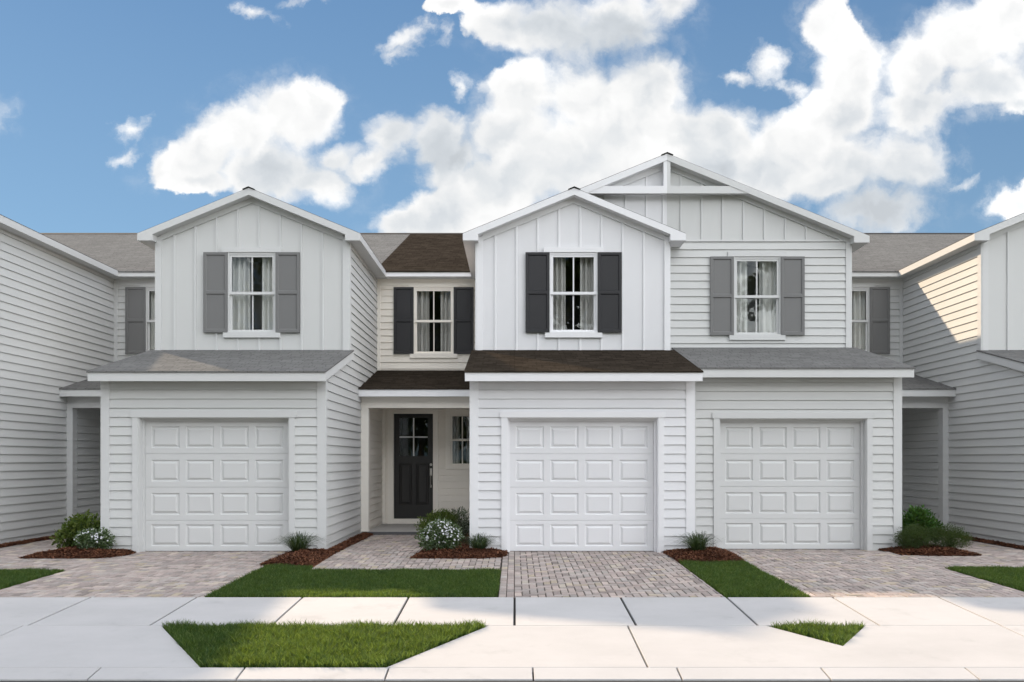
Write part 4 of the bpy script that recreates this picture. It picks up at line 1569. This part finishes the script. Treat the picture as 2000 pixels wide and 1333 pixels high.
# by the left house
bush('shrub', 'leafy olive green shrub on the mulch left of the left garage', 'shrub', (-8.28, 0.1, 0.07),
     [(-.05, 0, .30, .30, .3, .24), (.08, .05, .44, .28, .28, .2), (-.2, -.1, .18, .24, .22, .17), (.18, 0, .22, .24, .24, .2)], 2600, .075, .55, M_LEAF_LIGHT)
bush('flowering_bush', 'low white-flowered bush at the corner of the left garage', 'bush', (-7.82, -0.28, 0.07),
     [(0, 0, .20, .30, .22, .19), (.14, 0, .18, .2, .2, .17), (-.14, 0, .18, .2, .2, .16)], 3000, .05, .45, M_LEAF_VAR, flowers=380)
bush('shrub', 'small green shrub half hidden behind the left garage corner', 'shrub', (-8.1, 0.95, 0.07),
     [(0, 0, .30, .2, .2, .2)], 900, .07, .5, M_LEAF_BRIGHT)
# by the right house
bush('shrub', 'rounded dark green shrub on the right bed, nearest the garage door', 'shrub', (7.58, 0.02, 0.07),
     [(0, 0, .22, .31, .28, .22), (-.08, 0, .16, .25, .25, .17), (.1, 0, .2, .24, .24, .2)], 8500, .032, .28, M_LEAF_DARK)
bush('shrub', 'tallest bright green shrub behind two darker ones on the right bed', 'shrub', (8.02, .75, 0.07),
     [(0, 0, .40, .34, .3, .26), (-.2, 0, .30, .25, .25, .22), (.22, 0, .28, .25, .25, .22), (0, 0, .58, .2, .2, .15)], 2800, .075, .42, M_LEAF_BRIGHT, up=1.0)
bush('shrub', 'spreading dark green shrub at the outer end of the right bed', 'shrub', (8.22, 0.0, 0.07),
     [(0, 0, .22, .33, .3, .22), (.16, -.02, .16, .26, .25, .16), (-.12, 0, .2, .24, .24, .2)], 8000, .036, .22, M_LEAF_DARK, up=.5)


def tuft(label, loc, r, n=380, h=0.40):
    t = empty('grass_tuft', loc, label, 'ornamental grass', 'dark grass tufts on the mulch beds')
    V, Q, T3 = [], [], []
    for _ in range(n):
        a = rng.random() * 6.283
        rr = rng.random() ** .5 * 0.10
        b = np.array([math.cos(a) * rr, math.sin(a) * rr, -0.01])
        out = rng.random() ** .8
        la = a + rng.normal(0, .5)
        dirv = np.array([math.cos(la), math.sin(la), 0])
        side = np.array([-math.sin(la), math.cos(la), 0]) * rng.uniform(.003, .006)
        hh = h * rng.uniform(.6, 1.05) * (1 - .35 * out)
        reach = r * out * rng.uniform(.7, 1.1)
        p = [b, b + dirv * reach * .35 + np.array([0, 0, hh * .62]), b + dirv * reach * .75 + np.array([0, 0, hh * .95]), b + dirv * reach * 1.1 + np.array([0, 0, hh * (.95 - .35 * out)])]
        k = len(V)
        for j, wv in ((0, 1), (1, .9), (2, .6)):
            V += [p[j] - side * wv, p[j] + side * wv]
        V.append(p[3])
        Q += [(k, k + 1, k + 3, k + 2), (k + 2, k + 3, k + 5, k + 4)]
        T3.append((k + 4, k + 5, k + 6))
    me = np_mesh('blades', np.array(V), np.array(Q), np.array(T3))
    me.materials.append(M_BLADE)
    o = bpy.data.objects.new('blades', me)
    o.parent = t
    COL.objects.link(o)


tuft('dark grass tuft on mulch beside the left garage door', (at(583, -.55), -.55, .09), .62)
tuft('dark grass tuft at the left corner board of the white garage', (at(936, -.3), -.3,   .08), .46, 320, .36)
tuft('dark grass tuft on the mulch between the white and the right garage', (at(1362, -.55), -.55, .09), .62)


# ------------------------------------------------------------------ trees across the street (seen in the window glass)
def tree_line():
    blobs = []
    trunks = MB()
    for x in np.arange(-33, 34, 5.2):
        x = x + rng.normal(0, .7)
        y = -33 + rng.normal(0, 1.6)
        h = rng.uniform(15.0, 18.5)
        trunks.cyl((x, y, -.5), (x + .2, y, h * .55), .26, .12, 8)
        for _ in range(9):
            a = rng.random() * 6.28
            t = rng.uniform(.22, .95)
            r = 2.9 * (1 - abs(t - .5) * .9)
            blobs.append((x + math.cos(a) * r * .6, y + math.sin(a) * r * .6, h * t, r * .8, r * .8, r * .7))
    root = trunks.build('tree_line', M_STEM)
    root['kind'], root['label'], root['category'] = 'stuff', 'row of leafy trees across the street, mirrored in the windows', 'trees'
    o = leaf_cloud('foliage', blobs, 34000, .62, .6, M_TREES, root)
    o.location = -WPOS[root.name]
    o['kind'] = 'stuff'


tree_line()
